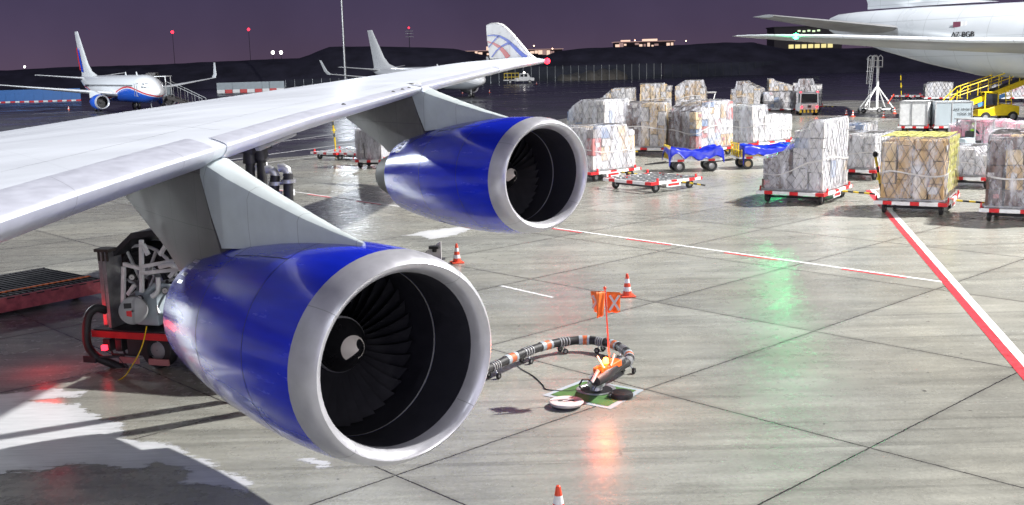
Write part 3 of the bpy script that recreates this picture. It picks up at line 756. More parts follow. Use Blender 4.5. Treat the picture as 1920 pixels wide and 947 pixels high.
# ------------------------------------------------------------------ the other aircraft
def airliner(label, name, pose, S, liv, windows=True):
    x, y, h = pose; t = thing(name, label, 'airliner', (x, y, 0), h)
    m = MB(); n = 32; rings = []
    for (xa, rr, zc, hs) in S['fus']:
        rings.append([(-xa, rr*math.cos(2*PI*k/n), zc+rr*hs*math.sin(2*PI*k/n)) for k in range(n)])
    m.loft(rings); m.build('fuselage', liv, t, ang=60)
    def surf(nm, secs, mt, vert=False, th=.11):
        m = MB(); rr = []
        for (xl, yy, zz, c, *tk) in secs:
            tkn = (tk[0] if tk else th)*c; ring = []
            for u, s_ in ((1, .02), (.7, .45), (.4, .95), (.2, .9), (.06, .6), (0, 0), (.06, -.6), (.2, -.9), (.4, -.95), (.7, -.45), (1, -.02)):
                o_ = s_*tkn/2; ring.append((-(xl+u*c), yy+(o_ if vert else 0), zz+(0 if vert else o_-u*c*S.get('drop', 0)*(nm == 'wing'))))
            rr.append(ring)
        m.loft(rr); return m.build(nm, mt, t, ang=50)
    for sgn in (1, -1):
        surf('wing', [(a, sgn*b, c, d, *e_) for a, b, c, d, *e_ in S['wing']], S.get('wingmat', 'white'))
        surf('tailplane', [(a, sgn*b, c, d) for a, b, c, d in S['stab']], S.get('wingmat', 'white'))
        if 'wlet' in S: surf('winglet', [(a, sgn*b, c, d) for a, b, c, d in S['wlet']], 'white', True, .08)
    surf('tail_fin', S['fin'], S.get('finmat', 'white'), True, .1)
    for sgn in (1, -1):
        ex, ey, ez, er, el = S['eng']
        m = MB(); m.lathe([(-.35*er, er*.97), (-.9*er, er*1.06), (-2*er, er*1.02), (-3*er, er*.85), (-3.6*er, er*.7), (-3.5*er, er*.6)], 28); 
        e_ = m.build('engine', S.get('engmat', 'livery_plain'), t); e_.location = (-ex, sgn*ey, ez)
        m = MB(); m.lathe([(-.35*er, er*.975), (-.1*er, er*.92), (0, er*.86), (-.05*er, er*.8), (-.35*er, er*.76)], 28); m.build('inlet_lip', 'lip', e_)
        m = MB(); m.lathe([(-.3*er, er*.77), (-1.1*er, er*.8), (-1.1*er, .02)], 28, mi=0); m.lathe([(-.7*er, .01), (-1.1*er, er*.25)], 16, mi=1); m.build('fan', ['dark', 'steel'], e_)
        m = MB(); m.lathe([(-3.2*er, er*.6), (-4.3*er, er*.4), (-5.0*er, er*.1)], 20); m.build('exhaust_cone', 'core', e_)
        m = MB(); m.loft([[(-(ex+a), sgn*ey+yy, zz) for yy, zz in ((w_, zb), (w_, zt), (-w_, zt), (-w_, zb))] for a, zb, zt, w_ in ((er*1.0, ez+er*.8, ez+er*1.1, .1), (er*3, ez+er*.7, ez+er*1.5, .2), (er*5.5, ez+er*.5, ez+er*1.5, .1))]); m.build('pylon', 'white', t)
    # gear
    for gx, gy, gr, npair in S['gear']:
        for s_ in ((1, -1) if gy else (1,)):
            m = MB(); m.tube([(-gx, s_*gy, gr), (-gx, s_*gy, S['fus'][4][2]-.8)], .11*gr/.5, 8); m.build('gear_leg', 'steel', t)
            m = MB()
            for row in range(npair):
                for q in (-.35, .35):
                    cx = -gx+(row-(npair-1)/2)*gr*2.3
                    m.lathe([(-.17, gr*.6), (-.17, gr*.92), (-.1, gr), (.1, gr), (.17, gr*.92), (.17, gr*.6)], 20, (cx, s_*gy+q, gr), (0, 1, 0))
                    m.lathe([(-.12, .02), (-.12, gr*.62), (.12, gr*.62), (.12, .02)], 16, (cx, s_*gy+q, gr), (0, 1, 0), mi=1)
            m.build('wheel_pair', ['rubber', 'rim'], t)
    # windows, doors
    if windows:
        zc = S['winz']; xs0, xs1, st = S['winx']
        for s_ in (1, -1):
            m = MB(); xx = xs0
            while xx < xs1:
                k = next(j for j in range(len(S['fus'])-1) if xx <= S['fus'][j+1][0]); a, b = S['fus'][k], S['fus'][k+1]; u = (xx-a[0])/(b[0]-a[0])
                rr = a[1]+(b[1]-a[1])*u; zz = a[2]+(b[2]-a[2])*u; sn = max(-1, min(1, (zc-zz)/(rr*a[3]))); yy = rr*math.sqrt(1-sn*sn)
                m.box((-xx, s_*(yy-.02), zc), (.26, .07, .36)); xx += st
            m.build('window_row', 'glass', t, smooth=False)
    m = MB()
    for s_ in (1, -1):
        for k, (xa, xb, z0, z1) in enumerate(S['cock']):
            def ypos(xx, zv):
                k_ = next(j for j in range(len(S['fus'])-1) if xx <= S['fus'][j+1][0]); a, b = S['fus'][k_], S['fus'][k_+1]; u = (xx-a[0])/(b[0]-a[0])
                rr = a[1]+(b[1]-a[1])*u; zz = a[2]+(b[2]-a[2])*u; hh = a[3]+(b[3]-a[3])*u; sn = max(-.98, min(.98, (zv-zz)/(rr*hh))); return (rr*math.sqrt(1-sn*sn))+.025
            m.prism([(-xa, s_*ypos(xa, z0), z0), (-xb, s_*ypos(xb, z0), z0), (-xb, s_*ypos(xb, z1), z1), (-xa-.1, s_*ypos(xa+.1, z1), z1)], (0, -s_*.06, 0))
    m.build('cockpit_window', 'glass', t, smooth=False)
    for dx, dz, s_ in S.get('doors', ()):
        m = MB(); rr = S['fus'][5][1]
        k_ = next(j for j in range(len(S['fus'])-1) if dx <= S['fus'][j+1][0]); a = S['fus'][k_+1]; 
        for (ox, oz, wx, wz) in ((-.45, 0, .05, 1.85), (.45, 0, .05, 1.85), (0, .92, .95, .05), (0, -.92, .95, .05)):
            sn = max(-.98, min(.98, (dz+oz-a[2])/a[1])); m.box((-(dx+ox), s_*(a[1]*math.sqrt(1-sn*sn)-.0), dz+oz), (wx, .08, wz))
        m.build('door', 'belly', t, smooth=False)
    for ax_, az in S.get('antenna', ()):
        m = MB(); m.prism([(-ax_, -.03, az), (-ax_-.5, -.03, az), (-ax_-.55, -.03, az+.45), (-ax_-.3, -.03, az+.45)], (0, .06, 0)); m.build('antenna', 'white', t)
    return t
S737 = dict(
    fus=[(0, .06, 2.85, 1), (.25, .45, 2.88, 1), (.8, .85, 2.95, 1), (1.7, 1.28, 3.08, 1.02), (2.9, 1.62, 3.2, 1.05), (4.3, 1.82, 3.28, 1.07), (6, 1.88, 3.3, 1.07), (12, 1.88, 3.3, 1.07), (24, 1.88, 3.3, 1.07), (27.5, 1.78, 3.42, 1.06), (31, 1.38, 3.85, 1.05), (34.5, .85, 4.4, 1.03), (37, .45, 4.8, 1), (38, .15, 4.95, 1)],
    wing=[(13.0, 1.2, 2.5, 7.6, .13), (15.8, 5.2, 3.0, 5.0, .12), (20.0, 13, 3.95, 2.6, .1), (22.0, 17.0, 4.45, 1.7, .09)],
    wlet=[(22.0, 16.95, 4.45, 1.7), (22.6, 17.35, 5.0, 1.35), (24.0, 17.8, 6.9, .65)],
    stab=[(33.6, .6, 4.9, 3.4), (37.3, 7.1, 5.6, 1.3)],
    fin=[(28.2, 0, 5.2, 9), (31.3, 0, 6.0, 6.0), (33.0, 0, 7.2, 4.6), (37.3, 0, 12.5, 1.9)],
    eng=(10.2, 4.9, 1.55, 1.08, 4), gear=[(4.0, 0, .35, 1), (19.6, 2.9, .55, 1)],
    winz=3.75, winx=(6.2, 31, .52), cock=[(1.35, 1.75, 3.5, 4.05), (1.85, 2.4, 3.5, 4.12), (2.5, 3.0, 3.55, 4.1)],
    doors=[(4.6, 3.25, -1), (4.6, 3.25, 1)], antenna=[(9, 5.3), (14, 5.3)])
a7 = airliner('parked white twinjet at left with blue belly wave and boarding stairs at its nose', 'parked_airliner', (-48.3, 151.6, -.931), dict(S737, engmat='livery'), 'livery')
# blue and red strokes on its fin
m = MB()
for (a, b, c_, d_), mi in ((((35.2, 5.9), (36.0, 5.9), (37.2, 9.5), (36.9, 9.8)), 0), (((36.6, 6.2), (37.0, 6.2), (37.9, 9.6), (37.7, 9.9)), 1)):
    for s_ in (.33, -.33): m.prism([(-p[0], s_, p[1]) for p in (a, b, c_, d_)], (0, -.06 if s_ > 0 else .06, 0), mi)
m.build('fin_marking', ['arcblue', 'arcred'], a7, smooth=False)
airliner('parked plain white twinjet in the middle, half hidden behind the big wing', 'parked_airliner', (-3.9, 182.2, -.940), S737, 'livery_plain')
Z7 = .9
S777 = dict(
    fus=[(0, .1, 5.0+Z7, 1), (.8, 1.1, 5.1+Z7, 1), (2.5, 2.1, 5.35+Z7, 1), (5, 2.75, 5.5+Z7, 1), (9, 3.1, 5.6+Z7, 1), (20, 3.1, 5.6+Z7, 1), (42, 3.1, 5.6+Z7, 1), (47, 2.98, 5.78+Z7, 1), (52, 2.45, 6.35+Z7, 1.02), (56.5, 1.8, 6.9+Z7, 1.05), (60, 1.15, 7.4+Z7, 1.15), (62, .75, 7.6+Z7, 1.35), (63.0, .32, 7.7+Z7, 1.9)],
    drop=.09, wing=[(19, 2.2, 4.6+Z7, 14.5, .12), (25.5, 10, 5.2+Z7, 8.6, .11), (34.5, 22.5, 6.5, 4.6, .1), (39.2, 29.3, 6.95, 2.7, .09), (42.3, 32.0, 7.12, 1.3, .08), (44.0, 33.0, 7.17, .35, .08)],
    stab=[(53.6, 1.6, 7.0+Z7, 7.0), (60.6, 10.7, 9.3, 2.5)],
    fin=[(45.8, 0, 8.9+Z7, 13), (50.2, 0, 9.4+Z7, 8.6), (58.5, 0, 18.5, 3.6)],
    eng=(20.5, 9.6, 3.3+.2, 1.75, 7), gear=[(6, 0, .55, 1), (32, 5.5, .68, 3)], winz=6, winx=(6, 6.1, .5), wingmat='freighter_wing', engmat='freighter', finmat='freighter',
    cock=[(2.2, 3.0, 6.6+Z7, 7.2+Z7), (3.1, 3.9, 6.6+Z7, 7.3+Z7)])
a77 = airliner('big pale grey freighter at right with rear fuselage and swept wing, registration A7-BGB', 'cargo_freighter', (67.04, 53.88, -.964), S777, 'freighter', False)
for sg in (1, -1):
    m = MB(); m.tube([(-x+.05, sg*y, z) for x, y, z in ((19, 2.2, 5.5), (25.5, 10, 6.1), (34.5, 22.5, 6.5), (39.2, 29.3, 6.95), (42.3, 32.0, 7.12), (44, 33, 7.17))], [.3, .22, .16, .12, .08, .03], 12); m.build('leading_edge', 'freighter', a77)
# wing to body fairing, registration, small flag
m = MB(); n = 20; rings = []
for xa, hw, zb, zt in ((20, 2.6, 3.4, 5), (24, 3.5, 2.6, 5.4), (32, 3.7, 2.4, 5.4), (37, 3.3, 2.7, 5.2), (41.5, 2.0, 3.4, 4.6)):
    rings.append([(-xa, hw*math.cos(2*PI*k/n), (zb+zt)/2+Z7+(zt-zb)/2*math.sin(2*PI*k/n)) for k in range(n)])
m.loft(rings); m.build('belly_fairing', 'belly', a77)
def stb(x, z, s=1.0):   # on the starboard side of the freighter
    rr = interp(x, [q[0] for q in S777['fus']], [q[1] for q in S777['fus']]); zc = interp(x, [q[0] for q in S777['fus']], [q[2] for q in S777['fus']]); hs = interp(x, [q[0] for q in S777['fus']], [q[3] for q in S777['fus']])
    a = math.asin(max(-.99, min(.99, (z-zc)/(rr*hs)))); return Vector((-x, -rr*math.cos(a), z)), a
p, a = stb(47.1, 7.15)
text_mesh('A7-BGB', .62, 'black', 'registration', a77, Matrix.Translation(p+Vector((0, -.05, 0))) @ Matrix.Rotation(PI/2-a*0, 4, 'X'), .04)
m = MB(); p, a = stb(47.5, 8.0); p.y -= .04; m.box(p+Vector((.25, 0, 0)), (-.5, .06, .45), 1); m.box(p+Vector((-.35, 0, 0)), (.7, .06, .45), 0); m.build('flag_decal', ['maroon', 'white'], a77, smooth=False)
nl = MB(); nl.lathe([(-.2, 0), (-.12, .16), (0, .2), (.12, .16), (.2, 0)], 12, (-40.95, -30.75, 7.02), (0, 0, 1)); nl.build('navigation_light', 'lampgreen', a77)
_h = -.964; fwv = Vector((math.cos(_h), math.sin(_h), 0)); lfv = Vector((-math.sin(_h), math.cos(_h), 0))
gp = Vector((67.04, 53.88, 0))-fwv*40.8-lfv*31.0+Vector((0, 0, 7.02))
print('green', gp, pix(gp))
spot('navigation_lamp', gp+Vector((-.3, -.35, 0)), (14, 30, 0), 800, 40, (.03, 1, .28), .6, 1.0)
lamp('navigation_lamp', gp+Vector((-.3, -.35, .1)), 60, (.03, 1, .25), .1)

# ------------------------------------------------------------------ pallet dollies and their loads
def wheel(m, c, r, wd, ax=(0, 1, 0), n=18):
    h = wd/2
    m.lathe([(-h, r*.55), (-h, r*.9), (-h*.6, r), (h*.6, r), (h, r*.9), (h, r*.55)], n, c, ax, 0)
    m.lathe([(-h*.75, .01), (-h*.75, r*.3), (-h*.55, r*.57), (h*.55, r*.57), (h*.75, r*.3), (h*.75, .01)], n, c, ax, 1)
def make_dolly(w, d, rough=False):
    def f():
        t = thing('pallet_dolly', '', 'dolly', group='flat cargo dollies on the apron')
        m = MB(); z = .44; nb = 8
        for sy in (-1, 1):
            for k in range(nb):
                m.box((-w/2+(k+.5)*w/nb, sy*(d/2-.05), z), (w/nb, .1, .13), 1 if k % 3 == 1 else 0)
        for sx_ in (-1, 1):
            for k in range(nb):
                m.box((sx_*(w/2-.05), -d/2+.1+(k+.5)*(d-.2)/nb, z), (.1, (d-.2)/nb, .125), 1 if k % 3 == 0 else 0)
        for k in range(3): m.box((0, -d/2+(k+1)*d/4, z-.03), (w-.2, .12, .1), 0)
        m.build('deck_frame', ['frost', 'red'], t, smooth=False)
        m = MB()
        for k in range(9):
            for j in range(5): m.tube([(-w/2+.15+j*(w-.3)/5, -d/2+.2+k*(d-.4)/8, z+.06), (-w/2+.1+(j+.8)*(w-.3)/5, -d/2+.2+k*(d-.4)/8, z+.06)], .032, 6)
        m.build('deck_roller', 'steel', t)
        for sx_ in (-1, 1):
            for sy in (-1, 1):
                m = MB(); wheel(m, (sx_*(w/2-.28), sy*(d/2-.55), .21), .21, .13, (1, 0, 0)); m.build('wheel', ['rubber', 'rim'], t)
        m = MB()
        for sy in (-1, 1): m.box((0, sy*(d/2-.55), .24), (w-.6, .08, .08))
        m.box((0, 0, .3), (.5, d-1.2, .1)); m.build('axle_frame', 'dark', t, smooth=False)
        for sx_ in (-1, 1):
            for sy in (-.75, .75):
                m = MB(); m.prism([(sx_*(w/2-.02)-.03, sy*d/2-.05, z+.06), (sx_*(w/2-.02)+.03, sy*d/2-.05, z+.06), (sx_*(w/2-.02)+.02, sy*d/2-.05, z+.22), (sx_*(w/2-.02)-.02, sy*d/2-.05, z+.22)], (0, .1, 0)); m.build('stop', 'red', t, smooth=False)
        m = MB(); m.box((w/2+.012, -.25, z-.12), (.02, .9, .2), 0); m.box((w/2+.016, -.25, z-.12), (.024, .7, .1), 1); m.build('marking_plate', ['frost', 'red'], t, smooth=False)
        m = MB()
        for k in range(6): m.tube([(w/2+.05+k*.22, .3, .38-k*.01), (w/2+.27+k*.22, .3, .37-k*.01)], .035, 8, mi=k % 2)
        m.build('tow_bar', ['yellow', 'black'], t)
        return t
    return f

def corner(N, yaw, w, d, z):
    """centre of a w x d rectangle whose near corner (front right) is seen at pixel N on the level z"""
    p = at(N[0], N[1], z); return p-Vector((math.cos(yaw), math.sin(yaw), 0))*w/2+Vector((-math.sin(yaw), math.cos(yaw), 0))*d/2

CARD = ['kraft', 'kraft2', 'cartonwhite', 'cartongrey', 'cartonbrown', 'cartonred', 'cartonblue', 'pink']
def load(name, label, N, yaw, w, d, H, prof, mixf, film='film', cord='cord', net=True, straps=1, seed=0, dolly=None, step=.34, cat='cargo pallet', zdeck=.52, group='netted cargo pallets on the apron', cw=.56, thick=.0076, topfilm=0.0):
    rnd = random.Random(seed); yaw = R(yaw); c = corner(N, yaw, w, d, zdeck); c.z = 0
    if dolly:
        dw, dd = w+.3, d+.5; 
        o = instance(('dolly', round(dw, 1), round(dd, 1)), make_dolly(dw, dd), c, yaw, dolly, 'flat cargo dollies on the apron')
    t = thing(name, label, cat, (c.x, c.y, zdeck), yaw, group)
    hf = lambda x, y: H*prof(x/w+.5, y/d+.5)
    m = MB(); m.box((0, 0, .03), (w+.06, d+.06, .05)); m.build('pallet_base', 'steel', t, smooth=False)
    # cartons
    m = MB(); nx, ny = max(2, round(w/cw)), max(2, round(d/cw))
    for i in range(nx):
        for j in range(ny):
            x, y = -w/2+(i+.5)*w/nx, -d/2+(j+.5)*d/ny; z = .06; top = hf(x, y)-.05
            while z < top-.12:
                hh = min(top-z, rnd.choice((.4, .55, .7, .85)))
                mi = mixf(i/(nx-1), j/(ny-1), z/H, rnd)
                m.box((x+(rnd.random()-.5)*.07, y+(rnd.random()-.5)*.07, z+hh/2), (w/nx-.02-rnd.random()*.07, d/ny-.02-rnd.random()*.07, hh-.015-.03*rnd.random()), mi, rot=(rnd.random()-.5)*.04)
                if rnd.random() < .55 and mi not in (2,):
                    fx = rnd.choice((0, 1)); s_ = .12+rnd.random()*.14
                    if fx: m.box((w/2-.005 if i == nx-1 else x+w/nx/2, y+(rnd.random()-.5)*.3, z+hh*.6), (.02, s_*1.3, s_), rnd.choice((2, 2, 2, 5)))
                    else: m.box((x+(rnd.random()-.5)*.3, -d/2+.003 if j == 0 else y-d/ny/2, z+hh*.6), (s_*1.3, .02, s_), rnd.choice((2, 2, 2, 5)))
                z += hh
    m.build('carton_stack', CARD, t, smooth=False)
    # outer hull
    def P(a, v, off=.0):
        a = a % 4; k = int(a); u = a-k
        base = [(-1+2*u, -1), (1, -1+2*u), (1-2*u, 1), (-1, 1-2*u)][k]
        rr = 1 if v <= 1 else 2-v
        q = (abs(base[0])**9+abs(base[1])**9)**(1/9)
        x, y = base[0]/q*(w/2+off)*rr, base[1]/q*(d/2+off)*rr
        hb = hf(max(-w/2, min(w/2, x)), max(-d/2, min(d/2, y)))
        z = .05+(hb-.05)*min(v, 1)+(off if v > 1 else off*v)
        g = noise.noise(Vector((x*1.1+seed, y*1.1, z*1.1)))*.06 if v > .02 else 0
        fo = (1-abs(noise.noise(Vector((x*2.6+seed*3, y*2.6, z*.7)))*2.2)) if off == .025 and v > .1 else 0
        g += .055*max(0, fo)**2
        tuck = .03*math.sin(min(v, 1)*PI)
        return Vector((x*(1+tuck*.4+g*.5), y*(1+tuck*.4+g*.5), z+(g*.5 if v > .3 else 0)))
    if film:
        na, rows = 120, []
        for v in (topfilm, .12, .25, .4, .55, .7, .82, .92, 1.0, 1.12, 1.3, 1.5, 1.75, 1.97):
            if v < topfilm: continue
            rows.append([P(4*k/na, v, .025) for k in range(na)])
        m = MB(); m.loft(rows, cap=False); m.build('plastic_wrap', film, t, ang=70)
    if net:
        m = MB(); per = 2*(w+d)
        nn = int(per/step)
        def a_of(s):
            s = s % per
            for k, L_ in enumerate((w, d, w, d)):
                if s <= L_: return k+s/L_
                s -= L_
            return 0
        for k in range(nn):
            for sg in (1, -1):
                s0 = k*per/nn; pts = []; ns = 11; jit = rnd.random()*10
                for q in range(ns+1):
                    v = .02+q/ns*1.75; zz = min(v, 1)*H*.9+(max(0, v-1))*w*.4
                    wob = noise.noise(Vector((k*.7, v*4, sg*3.3+seed)))*.10
                    pts.append(P(a_of(s0+sg*zz*.62+wob), v, .045))
                m.tube(pts, thick, 3, cap=False)
        m.build('cargo_net', cord, t, smooth=False)
    for q in range(straps):
        v = .42+.3*q; m = MB(); rows = [[], []]
        for k in range(48):
            vv = v+.04*math.sin(k*.4+seed); rows[0].append(P(k/12, vv-.012, .06)); rows[1].append(P(k/12, vv+.012, .06))
        m.loft(rows, cap=False); m.build('strap', 'cartonwhite', t, smooth=False)
    return t
def mixer(*wts):
    def f(u, v, z, rnd):
        r_ = rnd.random()*sum(wts)
        for i, q in enumerate(wts):
            r_ -= q
            if r_ <= 0: return i
        return 0
    return f
flat = lambda x, y: 1
# front row
load('cargo_pallet', 'tall square pallet of tan cartons under a yellow-topped net beside the red line', (1770, 379), -30, 2.25, 2.75, 2.25, lambda x, y: 1-.05*(x < .1), mixer(8, 1.2, .25, 0, 0), film='film', cord='cord', seed=1, dolly='dolly under the tall tan carton pallet by the red line', step=.36, straps=1, thick=.0098)
top = bpy.context.scene.objects  # the yellow net over its top
def yellow_net(N, yaw, w, d, z):
    y_ = R(yaw); c = corner(N, y_, w, d, .52); t = [o for o in COL.objects if o.get('label', '').startswith('tall square pallet of tan')][0]
    m = MB()
    for k in range(-6, 13):
        for sg in (1, -1):
            a = Vector((-w/2, -d/2+k*.42, z)); b = a+Vector((w, sg*w, 0)); pts = []
            for q in range(15):
                p = a.lerp(b, q/14)
                if abs(p.y) <= d/2+.01: pts.append(p+Vector((0, 0, .03*noise.noise(p*3)+.03)))
            if len(pts) > 1: m.tube(pts, .016, 4, cap=False)
            # down the right side
    for k in range(8):
        for sg in (1, -1):
            pts = []
            for q in range(12):
                zz = z-q*.18; yy = -d/2+(k+.5)*d/8+sg*q*.12
                if abs(yy) <= d/2: pts.append(Vector((w/2+.09+.02*noise.noise(Vector((k, q, sg))), yy, zz)))
            if len(pts) > 1: m.tube(pts, .013, 3, cap=False)
    m.build('top_net', 'cordyellow', t, smooth=False)
yellow_net((1770, 379), -30, 2.25, 2.75, 2.31)
load('cargo_pallet', 'tall pallet draped in clear plastic, sloping down to a low brown carton at its left', (1542, 361), -35, 2.5, 3.1, 2.8, lambda x, y: .47 if x < .2 else .47+.53*(lambda q: q*q*(3-2*q))(min(1, (x-.2)/.62)), lambda u, v, z, rnd: 4 if u < .34 and z < .6 else (2 if rnd.random() < .78 else rnd.choice((1, 3, 6))), film='milky', seed=2, dolly='dolly under the pallet draped in clear plastic', step=.34)
load('cargo_pallet', 'dark pallet of grey-brown cartons in plastic at the right edge of the photo', (1985, 394), -30, 2.3, 3.0, 2.8, lambda x, y: .88 if x < .6 else 1, mixer(2.2, .5, .5, 1.5, 5, .4), seed=3, dolly='dolly at the right edge under the dark grey-brown pallet', step=.32, straps=1)
load('cargo_pallet', 'cream pallet in milky plastic partly hidden behind the far engine inlet', (1112, 322), -52, 2.4, 2.9, 2.15, lambda x, y: 1-.12*(y > .8)-.06*(x < .2), mixer(.8, 3, 6, .2, 0, .3, .3), film='milky', seed=4, dolly='dolly under the cream pallet behind the far engine inlet', step=.36)
# second row
load('cargo_pallet', 'netted pallet with a bluish clear plastic hood, left of the brown and tan pallet', (1134, 281), -42, 2.9, 2.6, 2.95, lambda x, y: (.5 if x < .06 else .74+.26*min(1, x*2.6)) if x < .4 else 1, lambda u, v, z, rnd: rnd.choice((2, 6, 3, 3)) if z < .6 else 2, film='milky', seed=5, dolly='dolly under the plastic hooded pallet', step=.36)
load('cargo_pallet', 'broad pallet, dark wrapped cartons on its left and a tan crate on its right', (1249, 276), -16, 3.1, 2.6, 2.75, lambda x, y: .97-.03*(x < .2), lambda u, v, z, rnd: (4 if rnd.random() < .7 else 3) if u < .45 else (1 if rnd.random() < .75 else 2), seed=6, dolly='dolly under the dark and tan pallet', step=.36)
load('cargo_pallet', 'bulging pallet with brown cartons left, red and blue prints right, behind the left blue-tarped cart', (1305, 280), -55, 2.4, 3.1, 2.75, lambda x, y: .80 if y < .12 else min(1, .8+.5*y), lambda u, v, z, rnd: rnd.choice((4, 4, 3, 4)) if v < .3 and u < .8 else rnd.choice((2, 2, 5, 6, 1, 0, 2)), seed=7, dolly='dolly under the bulging brown pallet', step=.36)
load('cargo_pallet', 'low sloping pallet of white and brown cartons with dark rope, behind the right blue-tarped cart', (1412, 268), -52, 2.4, 3.9, 2.3, lambda x, y: 1 if y < .35 else .74-.2*max(0, y-.6), lambda u, v, z, rnd: 3 if rnd.random() < .4 and v < .4 else 2, film='milky', seed=8, dolly='dolly under the low sloping pallet', step=.38, straps=1)
# back rows
load('cargo_pallet', 'grey netted pallet with a sloping plastic left side, back row leftmost', (1183, 209), -20, 3.2, 2.4, 2.35, lambda x, y: .55+.45*min(1, x*2.4) if x < .45 else 1, mixer(1, 2, 4, 1.2), film='film', seed=9, dolly='dolly of the leftmost back row pallet', step=.45, thick=.014)
load('cargo_pallet', 'yellowish netted pallet, second from left in the back row', (1258, 206), -12, 3.2, 2.4, 2.7, lambda x, y: 1-.1*(x > .75), mixer(3, 4, 2, .4), film='film', seed=10, dolly='dolly of the second back row pallet', step=.45, thick=.014)
load('cargo_pallet', 'yellowish netted pallet with a peaked top, third from left in the back row', (1322, 205), -14, 3.1, 2.4, 2.95, lambda x, y: .78+.22*min(1, x*3) if x < .7 else 1-.25*(x > .9), mixer(3, 3, 3, 1), film='film', seed=11, dolly='dolly of the third back row pallet', step=.45, thick=.014)
load('cargo_pallet', 'brown and cream netted pallet with stepped top, standing left of the tow tractor group', (1424, 204), -25, 3.0, 2.6, 2.75, lambda x, y: .72 if x < .2 else (1 if x < .5 else .95-.25*(x-.5)*2), lambda u, v, z, rnd: rnd.choice((4, 3, 0)) if u < .5 else rnd.choice((2, 1, 2)), film='film', seed=12, dolly='dolly of the stepped brown and cream pallet', step=.45, thick=.014)
load('cargo_pallet', 'low wide netted pallet of grey boxes left of the tow tractor', (1492, 203), -8, 3.2, 2.5, 1.65, lambda x, y: 1, lambda u, v, z, rnd: rnd.choice((3, 2, 3, 6)), film='film', seed=13, dolly='dolly of the low grey pallet by the tow tractor', step=.45, thick=.014)
load('cargo_pallet', 'tan netted pallet peaked at its left, behind the low grey boxes', (1487, 195), -8, 2.6, 2.5, 2.75, lambda x, y: .72+.28*(1-x) if x > .2 else 1, mixer(2, 3, 3, 1), film='film', seed=14, dolly='dolly of the peaked tan pallet in the back', step=.45, thick=.014)
load('cargo_pallet', 'reddish brown netted pallet directly behind the tow tractor', (1540, 198), -15, 2.9, 2.6, 2.75, lambda x, y: .85 if x < .2 else (1 if x < .7 else .78), lambda u, v, z, rnd: rnd.choice((4, 4, 3)) if u < .6 else 2, film='film', seed=15, dolly='dolly of the reddish pallet behind the tow tractor', step=.45, thick=.014)
load('cargo_pallet', 'dark and white netted pallet seen between the draped pallet and the tan carton pallet', (1640, 318), -40, 2.3, 2.6, 1.6, lambda x, y: 1, lambda u, v, z, rnd: 4 if u < .5 and rnd.random() < .8 else 2, film='milky', seed=16, dolly='dolly between the draped pallet and the tan carton pallet', step=.36)
load('cargo_pallet', 'narrow blue netted stack peeping out right behind the draped pallet', (1617, 296), -40, 1.6, 2.0, 1.75, lambda x, y: 1, lambda u, v, z, rnd: rnd.choice((6, 3, 6, 2)), film='film', seed=17, dolly='dolly under the narrow blue netted stack', step=.32)
load('cargo_pallet', 'low white netted pallet right of the tan carton pallet', (1852, 332), -38, 2.6, 2.4, 1.2, lambda x, y: 1-.18*(x > .8), lambda u, v, z, rnd: 2 if rnd.random() < .8 else 3, film='milky', seed=18, dolly='dolly under the low white pallet right of the tan cartons', step=.34)
# empty dolly in front of the pallets
N = (1221, 343); yw = R(-52); c = corner(N, yw, 3.1, 3.3, .5); c.z = 0
instance(('dolly', 3.1, 3.3), make_dolly(3.1, 3.3), c, yw, 'empty white roller dolly standing in front of the blue-tarped carts', 'flat cargo dollies on the apron')
# far dollies
def far_load(N, label, dl, col, seed, H=1.6, wd=3.0):
    load('wrapped_cargo', label, N, -15, wd, 2.3, H, lambda x, y: .85 if x < .15 else 1-.12*abs(x-.5), col, film='milky' if seed != 23 else 'film', seed=seed, dolly=dl, step=.4, thick=.02, straps=0, group='wrapped loads by the freighter')
far_load((1786, 182), 'white netted bundle on a far dolly left of the yellow belt loader', 'far dolly carrying the white netted bundle', mixer(0, 0, 6, 1.5), 21, 1.75)
far_load((1925, 182), 'pink wrapped load beyond the yellow belt loader', 'far dolly carrying the pink wrapped load', lambda u, v, z, r_: 5 if r_.random() < .55 else 2, 22, 1.4, 3.6)
for i, (px, py, lb) in enumerate(((1700, 186, 'far empty dolly left of the white bundle, nearest the maintenance stand'), (1728, 186, 'far empty dolly next to the white bundle'))):
    instance(('dolly', 2.4, 2.9), make_dolly(2.4, 2.9), at(px, py), R(-60), lb, 'flat cargo dollies on the apron')
